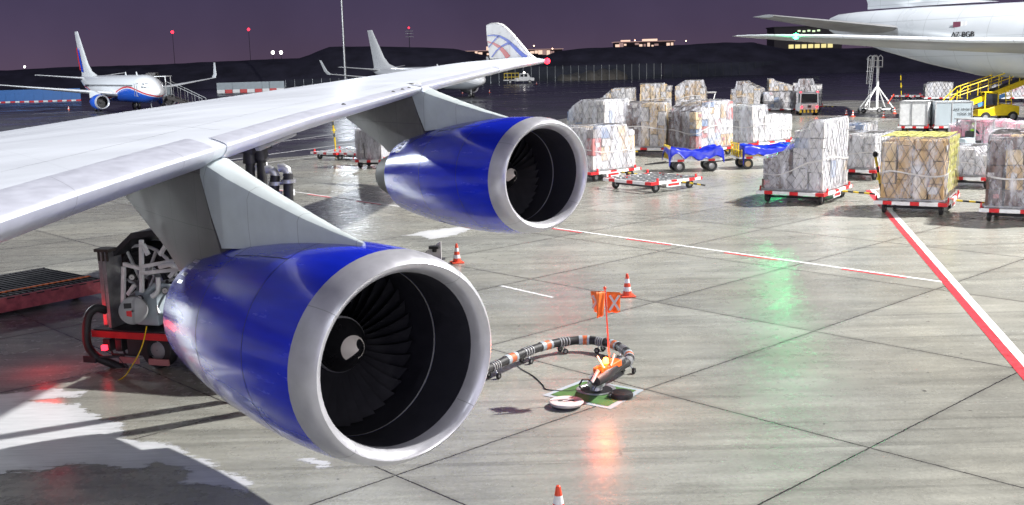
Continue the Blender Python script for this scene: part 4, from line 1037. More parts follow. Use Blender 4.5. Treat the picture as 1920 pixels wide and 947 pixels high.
# dollies under the wing at left, with a yellow marker post and a foil wrapped crate
for i, (px, py, lb) in enumerate(((638, 297, 'empty dolly under the wing with the yellow post beside it'), (676, 298, 'empty dolly under the wing between yellow post and foil wrapped crate'))):
    instance(('dolly', 2.4, 2.9), make_dolly(2.4, 2.9), at(px, py), R(-38), lb, 'flat cargo dollies on the apron')
load('wrapped_cargo', 'foil grey wrapped crate under the wing behind the far engine', (716, 300), -20, 1.7, 1.7, 1.75, flat, lambda u, v, z, r_: 3, film='milky', net=False, straps=0, seed=30, dolly='dolly carrying the foil wrapped crate under the wing', zdeck=.5, cat='cargo crate', group='wrapped loads under the wing')
def post(px, py, h, label, base=.5, tilt=0):
    p = at(px, py); t = thing('marker_post', label, 'post', (p.x, p.y, 0)); m = MB()
    for k in range(8): m.tube([(tilt*k/8, 0, base+k*h/8), (tilt*(k+1)/8, 0, base+(k+1)*h/8)], .05, 8, mi=(1 if k in (2, 5) else 0))
    m.tube([(0, 0, 0), (0, 0, base)], .04, 8, mi=0); m.build('pole', ['yellow', 'orange' if not tilt else 'black'], t)
    m = MB(); m.lathe([(-.09, .02), (0, .1), (.12, .08), (.16, .02)], 10, (tilt, 0, base+h), (0, 0, 1)); m.build('cap', 'orange' if not tilt else 'black', t)
    m = MB(); m.lathe([(0, .12), (.1, .11), (.12, .03)], 10, (tilt*.45, 0, base+h*.45), (0, 0, 1)); m.build('lamp', 'yellow', t)
post(630, 298, 2.0, 'yellow marker post with orange cap standing by the dollies under the wing', .9, -.12)
post(1690, 186, 2.6, 'pale thin post on the far dollies right of the maintenance stand', .4, -.2)
post(1655, 392, 1.7, 'black and yellow drawbar standing upright at the left of the tan pallet', .35, -.35)
post(1702, 248, 1.4, 'black and yellow drawbar tilted up at the left of the white container', .3, -.45)

# ------------------------------------------------------------------ baggage carts with blue tarpaulins
def make_cart(cr):
    def f():
        t = thing('baggage_cart', '', 'baggage cart', group='baggage carts under blue tarpaulins'); L, W = 2.7, 1.5
        m = MB(); m.box((0, 0, .62), (L, W, .1), 0)
        for k in (-1, 1): m.box((k*L*.3, -W/2-.012, .62), (.35, .03, .11), 1)
        m.build('deck', ['frost', 'red'], t, smooth=False)
        m = MB()
        for s_ in (-1, 1):
            m.box((0, s_*W/2*.96, .86), (L*.94, .05, .36), 0)
            for k in range(6): m.box((-L*.45+k*L*.18, s_*(W/2*.96+.03), .86), (.05, .03, .4), 1)
        m.build('side_panel', [cr, 'yellow' if cr == 'kraft2' else 'frost'], t, smooth=False)
        m = MB()
        for yy in (-.6, -.3, 0, .3, .6): m.bar((-L/2, yy, .65), (-L/2, yy, 1.35), .045)
        m.bar((-L/2, -.7, 1.35), (-L/2, .7, 1.35), .05); m.bar((-L/2, -.7, 1.0), (-L/2, .7, 1.0), .04); m.build('end_rail', 'yellow', t, smooth=False)
        m = MB()
        for yy in (-.6, 0, .6): m.bar((L/2, yy, .65), (L/2, yy, 1.2), .045)
        m.bar((L/2, -.7, 1.2), (L/2, .7, 1.2), .05); m.build('end_rail', 'yellow', t, smooth=False)
        for sx_ in (-1, 1):
            for sy in (-1, 1):
                m = MB(); wheel(m, (sx_*.85, sy*.6, .29), .29, .16); m.build('wheel', ['rubber', 'rim' if cr != 'kraft2' else 'kraft2'], t)
        m = MB(); m.bar((-L/2, -.3, .5), (-L/2-1.2, 0, .4), .05); m.bar((-L/2, .3, .5), (-L/2-1.2, 0, .4), .05); m.build('tow_bar', 'dark', t, smooth=False)
        for xx in (-.85, .85):
            m = MB(); m.bar((xx, -.6, .29), (xx, .6, .29), .08); m.build('axle', 'dark', t, smooth=False)
        return t
    return f
def tarp(loc, rz, label, seed, L=2.72, W=1.56, top=1.15):
    t = MB(); nx, ny = 54, 34; rows = []
    for i in range(nx+1):
        row = []
        for j in range(ny+1):
            x, y = (i/nx-.5)*(L+.7), (j/ny-.5)*(W+.9)
            ex, ey = max(0, abs(x)-L*.5), max(0, abs(y)-W*.5)
            g = noise.noise(Vector((x*1.3+seed, y*1.3, 0)))*.09+noise.noise(Vector((x*4, y*4+seed, 1)))*.05+(.5-abs(noise.noise(Vector((x*2.2, y*2.2, seed)))))*.09
            dr = (ex+ey)*(.95+.9*noise.noise(Vector((x*1.7+seed, y*1.7, 5))))
            row.append((math.copysign(min(abs(x), L*.5+ex*.25), x), math.copysign(min(abs(y), W*.5+ey*.25), y)+g*.15*(ey > 0), top+g-.10*math.cos(x*2.1)-dr))
        rows.append(row)
    t.loft(rows, closed=False, cap=False); o = t.build('blue_tarpaulin', 'tarp', None, ang=80); o.location = loc; o.rotation_euler = (0, 0, rz)
    so = o.modifiers.new('thickness', 'SOLIDIFY'); so.thickness = .012
    tag(o, label, 'tarpaulin', 'blue tarpaulins over the carts'); return o
cA = at(1302, 322); cA.y += .5; instance('cartA', make_cart('cartonwhite'), cA, R(4), 'white-sided baggage cart under a blue tarpaulin, left one', 'baggage carts under blue tarpaulins'); tarp(cA, R(4), 'crumpled blue tarpaulin over the white-sided cart', 1.1)
cB = at(1428, 316); cB.y += .5; instance('cartB', make_cart('kraft2'), cB, R(6), 'yellow-railed wooden-sided baggage cart under a blue tarpaulin, right one', 'baggage carts under blue tarpaulins'); tarp(cB+Vector((.25, 0, 0)), R(6), 'crumpled blue tarpaulin over the yellow-railed cart', 6.3)

# ------------------------------------------------------------------ traffic cones
def make_cone():
    t = thing('traffic_cone', '', 'traffic cone', group='orange and white traffic cones')
    m = MB(); m.box((0, 0, .02), (.36, .36, .04)); m.build('base', 'orange', t, bev=.008)
    m = MB(); H, r0, r1 = .54, .125, .03; r_ = lambda z: r0+(r1-r0)*z
    for k, (a, b, mi) in enumerate(((0, .2, 0), (.2, .40, 1), (.40, .58, 0), (.58, .78, 1), (.78, 1, 0))): m.lathe([(.04+a*H, r_(a)), (.04+b*H, r_(b))], 20, ax=(0, 0, 1), mi=mi)
    m.lathe([(.04+H, r1), (.05+H, r1*.6), (.05+H, .001)], 20, ax=(0, 0, 1)); m.build('body', ['orange', 'white'], t)
    return t
for px, py, lb in ((857, 493, 'traffic cone on the concrete between the two blue engines'), (1176, 556, 'traffic cone standing right behind the orange flag'), (1048, 992, 'traffic cone cut off by the bottom edge of the photo'),
                   (1587, 216, 'leftmost of the traffic cones left of the tall maintenance stand'), (1599, 219, 'traffic cone at the left foot of the maintenance stand, right of another'), (1657, 221, 'traffic cone in front of the maintenance stand wheels'), (1677, 213, 'traffic cone right of the maintenance stand'),
                   (129, 206, 'small traffic cone beside the left airliner, under its wing'), (188, 206, 'small traffic cone at the near engine of the left airliner'), (420, 190, 'small traffic cone right of the boarding stairs'),
                   (867, 175, 'small red cone near the nose of the middle airliner'), (918, 174, 'small cone right of the nose of the middle airliner'), (1006, 158, 'small cone by the white service truck at the fence')):
    instance('cone', make_cone, at(px, py), random.random(), lb, 'orange and white traffic cones')

# ------------------------------------------------------------------ boarding stairs at the left airliner
D_ = 157; s_ = D_/F
def loc_frame(px, d): return Vector(((px-960)/F*d, d, 0))
def zed(px, py, d): return HC-(py-(115-ROLL*(px-960)))*d/F
t = thing('boarding_stairs', 'grey boarding stairs with a folding canopy at the nose of the left airliner', 'boarding stairs', loc_frame(296, D_))
X = lambda px: (px-296)*s_
m = MB(); rings = []
for k in range(13):
    u = k/12; x = X(284)+u*(X(313)-X(284)); g = .0 if k % 2 else .14
    zt, zb = 4.1+.95*min(1, u*2.2)-g, 2.45-.25*u
    zt += .55; rings.append([(x, -1.3+g, zb), (x, 1.3-g, zb), (x, 1.3-g, zt-.5), (x, .8, zt), (x, -.8, zt), (x, -1.3+g, zt-.5)])
m.loft(rings, cap=False); m.build('canopy', 'pylon', t, smooth=False)
m = MB(); m.box((X(322), 0, 2.3), (X(333)-X(311), 2.4, .2)); m.box((X(322), -1.2, 2.95), (X(333)-X(311), .06, 1.1)); m.box((X(322), 1.2, 2.95), (X(333)-X(311), .06, 1.1))
m.build('platform', 'hoardgrey', t, smooth=False)
m = MB()
for xx in (312, 332):
    for yy in (-1.2, 1.2): m.bar((X(xx), yy, 2.3), (X(xx), yy, 5.0), .1)
m.box((X(322), 0, 5.02), (X(334)-X(310), 2.6, .1)); m.build('roof_frame', 'frost', t, smooth=False)
m = MB(); xa, xb = X(332), X(396)
for k in range(17):
    u = k/16; m.box((xa+(xb-xa)*u, 0, 2.3-2.0*u), ((xb-xa)/16*.95, 1.9, .06))
m.bar((xa, -1, 2.1), (xb, -1, .2), .06, .45); m.bar((xa, 1, 2.1), (xb, 1, .2), .06, .45); m.build('stair_flight', 'pylon', t, smooth=False)
m = MB()
for yy in (-1.02, 1.02):
    m.bar((xa, yy, 4.3), (xb, yy, 1.75), .07); m.bar((xb, yy, .2), (xb, yy, 1.75), .07)
    for k in range(5): u = k/5; m.bar((xa+(xb-xa)*u, yy, 2.3-2.0*u), (xa+(xb-xa)*u, yy, 4.3-2.55*u), .05)
m.build('handrail', 'belly', t, smooth=False)
m = MB(); m.box((X(345), 0, .75), (4.6, 1.6, .3)); m.bar((X(318), 0, .9), (X(330), 0, 2.2), .3); m.build('chassis', 'dark', t, smooth=False)
for px in (325, 375):
    for yy in (-.8, .8):
        m = MB(); wheel(m, (X(px), yy, .4), .4, .25); m.build('wheel', ['rubber', 'rim'], t)

# ------------------------------------------------------------------ tow tractors
def make_tractor():
    t = thing('tow_tractor', '', 'tow tractor'); W, L = 1.85, 3.2
    m = MB(); m.prism([(-W/2, -L/2, .35), (-W/2, L/2, .35), (-W/2, L/2, .95), (-W/2, .3, 1.15), (-W/2, -L/2, 1.15)], (W, 0, 0)); m.build('body', 'white', t, bev=.04)
    m = MB(); 
    for sx_ in (-1, 1):
        for y0, y1 in ((-L/2+.15, -L/2+.2), (.2, .55)): m.bar((sx_*(W/2-.08), y0, 1.15), (sx_*(W/2-.12), y1-.1, 2.1), .09)
    m.prism([(-W/2+.02, -L/2+.1, 2.08), (-W/2+.02, .6, 2.08), (-W/2+.1, .55, 2.2), (-W/2+.1, -L/2+.15, 2.2)], (W-.04, 0, 0)); m.build('cab', 'white', t, smooth=False)
    for yy in (-L/2+.2, .36):
        m = MB(); m.box((0, yy, 1.62), (W-.34, .03, .78)); m.build('windscreen', 'glass', t, smooth=False)
    m = MB(); n = 10
    for k in range(n): m.box((-W/2+(k+.5)*W/n, -L/2-.05, .42), (W/n, .1, .3), k % 2)
    m.build('bumper', ['yellow', 'black'], t, smooth=False)
    for sx_ in (-1, 1):
        m = MB(); m.box((sx_*.72, -L/2-.02, .82), (.16, .05, .16)); m.build('tail_lamp', 'lampred', t, smooth=False)
        m = MB(); m.lathe([(0, .08), (.1, .08), (.14, .01)], 10, (sx_*.8, -L/2+.25, 2.19), (0, 0, 1)); m.build('roof_lamp', 'lampred', t)
        for yy in (-1, 1):
            m = MB(); wheel(m, (sx_*(W/2-.14), yy*1.0, .36), .36, .26, (1, 0, 0)); m.build('wheel', ['rubber', 'rim'], t)
    m = MB(); m.box((0, -L/2-.03, .85), (.3, .1, .22)); m.bar((0, -L/2, .5), (0, -L/2-.3, .5), .1); m.build('hitch', 'black', t, smooth=False)
    return t
instance('tractor', make_tractor, at(1513, 215), R(-8), 'white tow tractor seen from behind with red lamps lit, in front of the back pallets')
instance('tractor', make_tractor, at(1366, 247), R(-60), 'white tow tractor tucked behind the bulging brown pallet')
instance('tractor', make_tractor, at(1336, 212)+Vector((0, 1, 0)), R(-100), 'white tow tractor with red roof lamps beside the peaked yellowish pallet')
lamp('tail_lamp_glow', at(1513, 215)+Vector((0, -3.2, .7)), 9, (1, .05, .03), .15)

def skin_person(name, verts, edges, rads, mats, parent=None):
    me = bpy.data.meshes.new(name); me.from_pydata(verts, edges, []); o = bpy.data.objects.new(name, me); COL.objects.link(o)
    sk = o.modifiers.new('skin', 'SKIN'); sk.use_smooth_shade = True
    for i, r_ in enumerate(rads): me.skin_vertices[0].data[i].radius = (r_, r_)
    me.skin_vertices[0].data[0].use_root = True
    sb = o.modifiers.new('sub', 'SUBSURF'); sb.levels = 1; sb.render_levels = 2
    me.materials.append(MT[mats])
    if parent: o.parent = parent
    return o
# open tow tractor with its driver and a pink load behind it
tc_ = at(1830, 288); tz = R(-72)
def make_open_tractor():
    t = thing('tow_tractor', '', 'tow tractor'); W, L = 1.6, 3.0
    m = MB(); m.prism([(-W/2, -L/2, .3), (-W/2, L/2, .3), (-W/2, L/2, .85), (-W/2, .45, 1.0), (-W/2, .35, .62), (-W/2, -.75, .62), (-W/2, -.85, 1.0), (-W/2, -L/2, .95)], (W, 0, 0)); m.build('body', 'hoardgrey', t, bev=.03)
    m = MB(); m.box((0, -.3, .72), (.9, .5, .16)); m.box((0, -.6, 1.05), (.9, .12, .55)); m.build('seat', 'black', t, bev=.02)
    m = MB(); m.tube([(0, .4, .9), (0, .12, 1.12)], .03, 8); m.lathe([(-.015, .17), (0, .19), (.015, .17)], 16, (0, .12, 1.12), (0, -.75, .66)); m.build('steering_wheel', 'black', t)
    for sx_ in (-1, 1):
        for yy in (-1, 1):
            m = MB(); wheel(m, (sx_*(W/2-.1), yy*.95, .33), .33, .24, (1, 0, 0)); m.build('wheel', ['rubber', 'rim'], t)
    m = MB(); 
    for sx_ in (-1, 1):
        for yy in (-.8, .5): m.bar((sx_*.74, yy, .8), (sx_*.74, yy, 1.98), .06)
    m.box((0, -.15, 2.0), (1.6, 1.6, .07)); m.build('canopy', 'belly', t, smooth=False)
    return t
instance('otractor', make_open_tractor, tc_, tz, 'low grey open tow tractor with a canopy driven past the right end of the pallets')
V = [(0, -.3, .92), (0, -.34, 1.18), (0, -.32, 1.40), (0, -.30, 1.52), (0, -.28, 1.66), (.2, -.32, 1.38), (.27, -.1, 1.16), (.14, .12, 1.16), (-.2, -.32, 1.38), (-.27, -.1, 1.16), (-.14, .12, 1.16), (.12, -.25, .88), (.14, .15, .9), (.14, .22, .45), (-.12, -.25, .88), (-.14, .15, .9), (-.14, .22, .45), (.14, .36, .42), (-.14, .36, .42), (0, -.27, 1.76)]
E_ = [(0, 1), (1, 2), (2, 3), (3, 4), (4, 19), (2, 5), (5, 6), (6, 7), (2, 8), (8, 9), (9, 10), (0, 11), (11, 12), (12, 13), (13, 17), (0, 14), (14, 15), (15, 16), (16, 18)]
rr_ = [.15, .16, .17, .06, .10, .075, .05, .035, .075, .05, .035, .1, .075, .05, .1, .075, .05, .045, .045, .075]
pr = skin_person('person', V, E_, rr_, 'navy'); pr.location = tc_; pr.rotation_euler = (0, 0, tz)
tag(pr, 'driver in a lime safety vest sitting in the low grey open tractor', 'person', None, 'thing')
m = MB(); m.loft([[(.20*c_, -.33+.17*s2, z) for c_, s2 in [(math.cos(2*PI*k/16), math.sin(2*PI*k/16)) for k in range(16)]] for z, in ((.93,), (1.1,), (1.28,), (1.43,))]); m.build('vest', 'lime', pr)
m = MB(); m.lathe([(1.62, .06), (1.62, .095), (1.7, .105), (1.78, .095), (1.83, .05), (1.84, .001)], 16, (0, -.285, 0), (0, 0, 1)); m.build('cap', 'lime', pr)
m = MB(); m.lathe([(1.55, .05), (1.58, .08), (1.66, .092), (1.70, .09)], 16, (0, -.262, 0), (0, 0, 1)); m.build('face', 'skin', pr)
load('wrapped_cargo', 'pink wrapped load on a dolly behind the open tow tractor', (1925, 272), -20, 4.0, 2.2, 1.35, lambda x, y: .8 if x < .12 else 1-.1*(x > .8), lambda u, v, z, r_: 7 if r_.random() < .8 else 2, film='milky', net=False, straps=0, seed=40, dolly='dolly under the pink load behind the open tractor', cat='cargo pallet', group='wrapped loads by the freighter')

# ------------------------------------------------------------------ unit load containers
def container(px, py, yaw, w, d, h, mt, label, txt=None, dl=None, cut=.0):
    p = corner((px, py), R(yaw), w, d, .55); p.z = 0
    if dl: instance(('dolly', round(w+.2, 1), round(d+.2, 1)), make_dolly(round(w+.2, 1), round(d+.2, 1)), p, R(yaw), dl, 'flat cargo dollies on the apron')
    t = thing('air_container', label, 'container', (p.x, p.y, .54), R(yaw), 'unit load containers')
    m = MB(); m.prism([(-w/2, -d/2, .06), (w/2, -d/2, .06), (w/2, -d/2, h), (-w/2, -d/2, h)], (0, d, 0)); m.build('shell', mt, t, bev=.02)
    m = MB()
    for sx_ in (-1, 1):
        for sy in (-1, 1): m.bar((sx_*w/2, sy*d/2, .03), (sx_*w/2, sy*d/2, h+.02), .07)
    for zz in (.03, h):
        for sy in (-1, 1): m.bar((-w/2, sy*d/2, zz), (w/2, sy*d/2, zz), .07)
        for sx_ in (-1, 1): m.bar((sx_*w/2, -d/2, zz), (sx_*w/2, d/2, zz), .07)
    m.bar((-.05*w, -d/2-.01, .06), (-.05*w, -d/2-.01, h), .06); m.build('edge_frame', 'steel', t, smooth=False)
    if txt:
        for i, line in enumerate(txt): text_mesh(line, .24, 'black', 'lettering', t, Matrix.Translation((.28*w, -d/2-.03, h*.68-i*.32)) @ Matrix.Rotation(PI/2, 4, 'X'), .004)
    return t
container(1737, 236, -32, 1.9, 2.2, 1.75, 'frost', 'white boxy air cargo container on a dolly left of the grey one', None, 'dolly under the white air container')
container(1822, 235, -10, 2.5, 1.8, 1.7, 'hoardgrey', 'grey air cargo container with black lettering below the yellow belt loader', ['AKE 10154 QR', 'YOGK 20'], 'dolly under the grey air container')
# black wrapped bundle by the white container
p = at(1755, 246); m = MB(); rows = []
for j in range(10):
    a = j/9*PI; rows.append([(p.x+1.05*math.cos(2*PI*k/22)*max(.02, math.sin(a))**.5*(1+.2*noise.noise(Vector((k, j, 2)))), p.y-.2+.8*math.sin(2*PI*k/22)*max(.02, math.sin(a))**.5, .55+.55*(1-math.cos(a))*(1+.25*noise.noise(Vector((k*.6, j, 7))))) for k in range(22)])
m.loft(rows); m.build('wrapped_bundle', 'black', None, ang=60); tag(COL.objects[-1], 'black plastic wrapped bundle in front of the white air container', 'bundle')
instance(('dolly', 2.0, 2.0), make_dolly(2.0, 2.0), p+Vector((0, -.2, 0)), R(-15), 'dolly under the black wrapped bundle', 'flat cargo dollies on the apron')

# ------------------------------------------------------------------ yellow belt loader at the freighter
D_ = 90; s_ = D_/F; t = thing('belt_loader', 'yellow belt loader truck with railed conveyor raised towards the freighter', 'belt loader', loc_frame(1860, D_)); X = lambda px: (px-1860)*s_
p0, p1 = Vector((X(1790), 0, zed(1790, 200, D_))), Vector((X(1922), 0, zed(1922, 148, D_)))
m = MB(); m.bar(p0, p1, 1.5, .42); m.build('conveyor', 'yellow', t, smooth=False)
m = MB(); m.bar(p0+Vector((.0, 0, .24)), p1+Vector((0, 0, .24)), 1.2, .06); m.build('belt', 'rubber', t, smooth=False)
m = MB(); m.bar(p0.lerp(p1, .25)+Vector((.2, -.72, -.36)), p0.lerp(p1, .62)+Vector((.2, -.72, -.36)), .12, .3); m.build('boom', 'paleblue', t, smooth=False)
for yy in (-.72, .72):
    m = MB(); a_, b_ = p0+Vector((-.9, yy, .2)), p1+Vector((0, yy, .2)); up = Vector((0, 0, 1.05))
    m.tube([a_, a_+up*.4+Vector((.5, 0, .3)), a_.lerp(b_, .2)+up, b_+up], .045, 6); m.tube([a_.lerp(b_, .12)+up*.5, b_+up*.5], .035, 6)
    for k in range(8): q = a_.lerp(b_, .12+k*.125); m.tube([q, q+up], .035, 6)
    m.build('railing', 'yellow', t)
m = MB(); m.prism([(X(1826), -1, .5), (X(1902), -1, .5), (X(1902), -1, 1.25), (X(1870), -1, 1.5), (X(1845), -1, 1.1), (X(1826), -1, 1.05)], (0, 2, 0)); m.build('chassis', 'yellow', t, bev=.04)
m = MB()
for xx in (1838, 1862):
    for yy in (-.95, -.2): m.bar((X(xx), yy, 1.05), (X(xx), yy, 2.45), .09)
m.box((X(1850), -.55, 2.45), (1.3, .95, .08)); m.build('cab', 'yellow', t, smooth=False)
m = MB(); m.box((X(1850), -.96, 1.85), (.9, .03, .9)); m.build('cab_window', 'glass', t, smooth=False)
m = MB()
for xx in (1878, 1888): m.bar((X(xx), -.9, 1.2), (X(xx-3), -.9, 2.7), .06)
for k in range(4): m.bar((X(1877), -.9, 1.4+k*.35), (X(1887), -.9, 1.4+k*.35), .05)
m.build('ladder', 'yellow', t, smooth=False)
m = MB(); m.bar((X(1858), -.5, .8), (X(1868), -.5, 2.6), .12); m.build('lift_strut', 'frost', t, smooth=False)
for px in (1840, 1890):
    for yy in (-.95, .85):
        m = MB(); wheel(m, (X(px), yy, .42), .42, .28); m.build('wheel', ['rubber', 'rim'], t)

# ------------------------------------------------------------------ tall maintenance stand
D_ = 104; s_ = D_/F; t = thing('maintenance_stand', 'tall white maintenance stand with ladder, caged top and braced wheeled base', 'maintenance stand', at(1641, 211)); X = lambda px: (px-1641)*s_
zz = lambda py: (211-py)*s_
m = MB(); m.bar((X(1644), 0, .35), (X(1643), 0, zz(112)), .2); m.build('mast', 'white', t, smooth=False)
m = MB()
for yy in (-.28, .28):
    m.tube([(X(1624), yy-.4, .35), (X(1632), yy-.4, zz(106)), (X(1633), yy-.4, zz(102))], .045, 6)
for k in range(19): u = k/19; m.bar((X(1624+8*u), -.68, .5+u*(zz(106)-.6)), (X(1624+8*u), -.12, .5+u*(zz(106)-.6)), .05)
m.build('ladder', 'white', t, smooth=False)
m = MB()
for x0, x1 in ((1627, 1637), (1639, 1647)):
    m.tube([(X(x0), -.7, zz(125)), (X(x0), -.7, zz(106)), (X((x0+x1)/2), -.7, zz(102)), (X(x1), -.7, zz(106)), (X(x1), -.7, zz(125))], .05, 6)
    m.tube([(X(x0), .5, zz(125)), (X(x0), .5, zz(106)), (X((x0+x1)/2), .5, zz(102)), (X(x1), .5, zz(106)), (X(x1), .5, zz(125))], .05, 6)
for py in (112, 124): m.tube([(X(1620), -.7, zz(py)), (X(1647), -.7, zz(py))], .04, 6)
for xx in (1618, 1622): m.tube([(X(xx), -.7, zz(155)), (X(xx+2), -.7, zz(109))], .04, 6)
for py in (155, 132, 109): m.tube([(X(1617), -.7, zz(py)), (X(1628), -.7, zz(py))], .04, 6)
m.build('safety_cage', 'white', t)
m = MB(); m.box((X(1640), -.1, zz(124)), (.7, 1.3, .08)); m.build('platform', 'frost', t, smooth=False)
m = MB()
for ex, ey in ((1612, -.9), (1670, -.9), (1618, 1.2), (1668, 1.2)): m.tube([(X(1643), 0, zz(160)), (X(ex), ey, .4)], .07, 8)
m.build('brace', 'white', t)
m = MB(); m.bar((X(1611), -.9, .36), (X(1672), -.9, .36), .12); m.bar((X(1616), 1.2, .36), (X(1670), 1.2, .36), .12); m.bar((X(1612), -.9, .36), (X(1617), 1.2, .36), .12); m.bar((X(1671), -.9, .36), (X(1669), 1.2, .36), .12); m.build('base_frame', 'frost', t, smooth=False)
for ex, ey in ((1612, -.9), (1642, -.9), (1668, -.9), (1618, 1.2), (1664, 1.2)):
    m = MB(); wheel(m, (X(ex), ey-.12, .24), .24, .16); m.build('wheel', ['rubber', 'rim'], t)
m = MB(); m.bar((X(1658), -1, .9), (X(1669), -1, 2.0-.2), .07); m.build('tow_bar', 'orange', t, smooth=False)

# ------------------------------------------------------------------ white service truck by the fence
p = at(976, 157); t = thing('service_truck', 'small white service truck with yellow frame at the perimeter fence', 'truck', p, R(2))
m = MB(); m.prism([(-1.6, -1, .7), (3.6, -1, .7), (3.6, -1, 1.5), (2.6, -1, 1.6), (2.0, -1, 2.7), (-.2, -1, 2.7), (-.4, -1, 1.6), (-1.6, -1, 1.5)], (0, 2, 0)); m.build('cab', 'white', t, bev=.05)
m = MB(); m.box((.35, -1.01, 2.15), (.8, .03, .7)); m.box((1.4, -1.01, 2.15), (.8, .03, .7)); m.build('window', 'glass', t, smooth=False)
m = MB(); m.box((-2.8, 0, 1.0), (3.4, 2, .25)); m.build('flat_bed', 'frost', t, smooth=False)
m = MB()
for zz_ in (1.8, 2.8):
    m.bar((-4.3, -1, zz_), (-.4, -1, zz_), .12); m.bar((-4.3, 1, zz_), (-.4, 1, zz_), .12)
for k in range(5): m.bar((-4.3+k*.95, -1, 1.1), (-4.3+k*.95, -1, 2.8), .1)
m.build('rail_frame', 'yellow', t, smooth=False)
for xx in (-2.8, 2.4):
    for yy in (-1, .8):
        m = MB(); wheel(m, (xx, yy, .5), .5, .3); m.build('wheel', ['rubber', 'rim'], t)
m = MB(); m.lathe([(0, .2), (.3, .2), (.4, .02)], 10, (1, 0, 2.7), (0, 0, 1)); m.build('beacon', 'lampwhite', t)

# ------------------------------------------------------------------ hydrant pit, coupler, flag and the carried hose
q = [at(1016, 742), at(1145, 768), at(1208, 732), at(1094, 712)]
m = MB(); m.sheet([(p.x, p.y, .008) for p in q]); o = m.build('pit_surround', 'hoardgrey', None, smooth=False); tag(o, 'white painted border square around the fuel hydrant pit', 'pit marking')
cq = sum(q, Vector())/4
m = MB(); m.sheet([((cq+(p-cq)*.84).x, (cq+(p-cq)*.84).y, .014) for p in q]); o2 = m.build('green_panel', 'matgreen', o, smooth=False)
ph = at(1118, 732)
m = MB(); m.lathe([(.016, .36), (.03, .36), (.03, .30), (.02, .29)], 32, (ph.x, ph.y, 0), (0, 0, 1)); m.build('pit_rim', 'steel', o)
m = MB(); m.lathe([(.019, .001), (.019, .295)], 32, (ph.x, ph.y, 0), (0, 0, 1)); m.build('pit_opening', 'black', o)
t = thing('manhole_disc', 'round white pit lid lying at the near left edge of the green mat', 'pit lid', at(1062, 762)); m = MB(); m.lathe([(.05, .001), (.05, .28), (.085, .30), (.10, .29), (.10, .001)], 40, ax=(0, 0, 1)); m.build('disc', 'cartonwhite', t)
m = MB(); m.lathe([(0, .001), (0, .25), (.05, .25)], 32, ax=(0, 0, 1)); m.build('rim', 'dark', t)
m = MB(); 
for k in range(2): m.box((-.1+.2*k, 0, .103), (.08, .03, .012))
m.build('grip_slot', 'black', t, smooth=False)
t = thing('manhole_disc', 'round black pit lid lying at the right side of the green mat', 'pit lid', at(1165, 745)); m = MB(); m.lathe([(.0, .2), (.06, .21), (.10, .19), (.12, .12), (.12, .001)], 32, ax=(0, 0, 1)); m.build('disc', 'black', t)
# coupler
def zat(px, py, d): return onray(px, py, d)
DP = ph.y
t = thing('hydrant_coupler', 'hydrant coupler with orange housing, black hoses and a lit amber lamp on the pit', 'hydrant coupler', (ph.x, ph.y, 0))
def L(px, py, dd=0): return zat(px, py, DP+dd)-Vector((ph.x, ph.y, 0))
m = MB(); m.tube([(0, 0, .0), (0, 0, .22), L(1122, 712, .1)], [.11, .13, .1], 16); m.lathe([(.1, .1), (.1, .16), (.16, .16), (.16, .1)], 18, ax=(0, 0, 1)); m.build('valve_body', 'steel', t)
m = MB(); m.tube([L(1116, 715), L(1130, 704, .2), L(1146, 690, .4), L(1165, 676, .7)], [.1, .14, .13, .095], 14); m.build('swivel_arm', 'dark', t)
m = MB(); m.bar(L(1120, 698, .1), L(1158, 678, .5), .2, .12); m.bar(L(1128, 692, .1), L(1142, 672, .3), .14, .05); m.build('housing', 'flag', t, bev=.015)
m = MB(); m.bar(L(1110, 716, -.1), L(1122, 694, 0), .03, .06); m.tube([L(1133, 690), L(1120, 668, .1)], .015, 6); m.tube([L(1145, 686, .2), L(1152, 664, .3)], .02, 6); m.build('lever', 'frost', t)
m = MB(); m.tube([L(1086, 722, -.1), L(1092, 712, -.1), L(1104, 712, -.05), L(1118, 722, 0), L(1112, 735, 0), L(1096, 734, -.1), L(1086, 724, -.1)], .016, 8); m.build('sense_line', 'rubber', t)
pb = L(1136, 676, .05); m = MB(); m.lathe([(-.05, .045), (.02, .05), (.05, .035), (.06, .001)], 16, pb, (0, 0, 1)); m.build('amber_lamp', 'lampamber', t)
lamp('amber_beacon', (ph.x+pb.x, ph.y+pb.y-.1, pb.z+.06), 15, (1, .22, .06), .05)
lamp('amber_beacon', (ph.x+pb.x-.15, ph.y+pb.y+.12, pb.z+.2), 10, (1, .08, .05), .05)
for px, py in ((1146, 712), (1172, 702)):
    m = MB(); a = L(px, py, .2); a.z = .06; wheel(m, a, .06, .05); m.build('wheel', ['rubber', 'steel'], t)
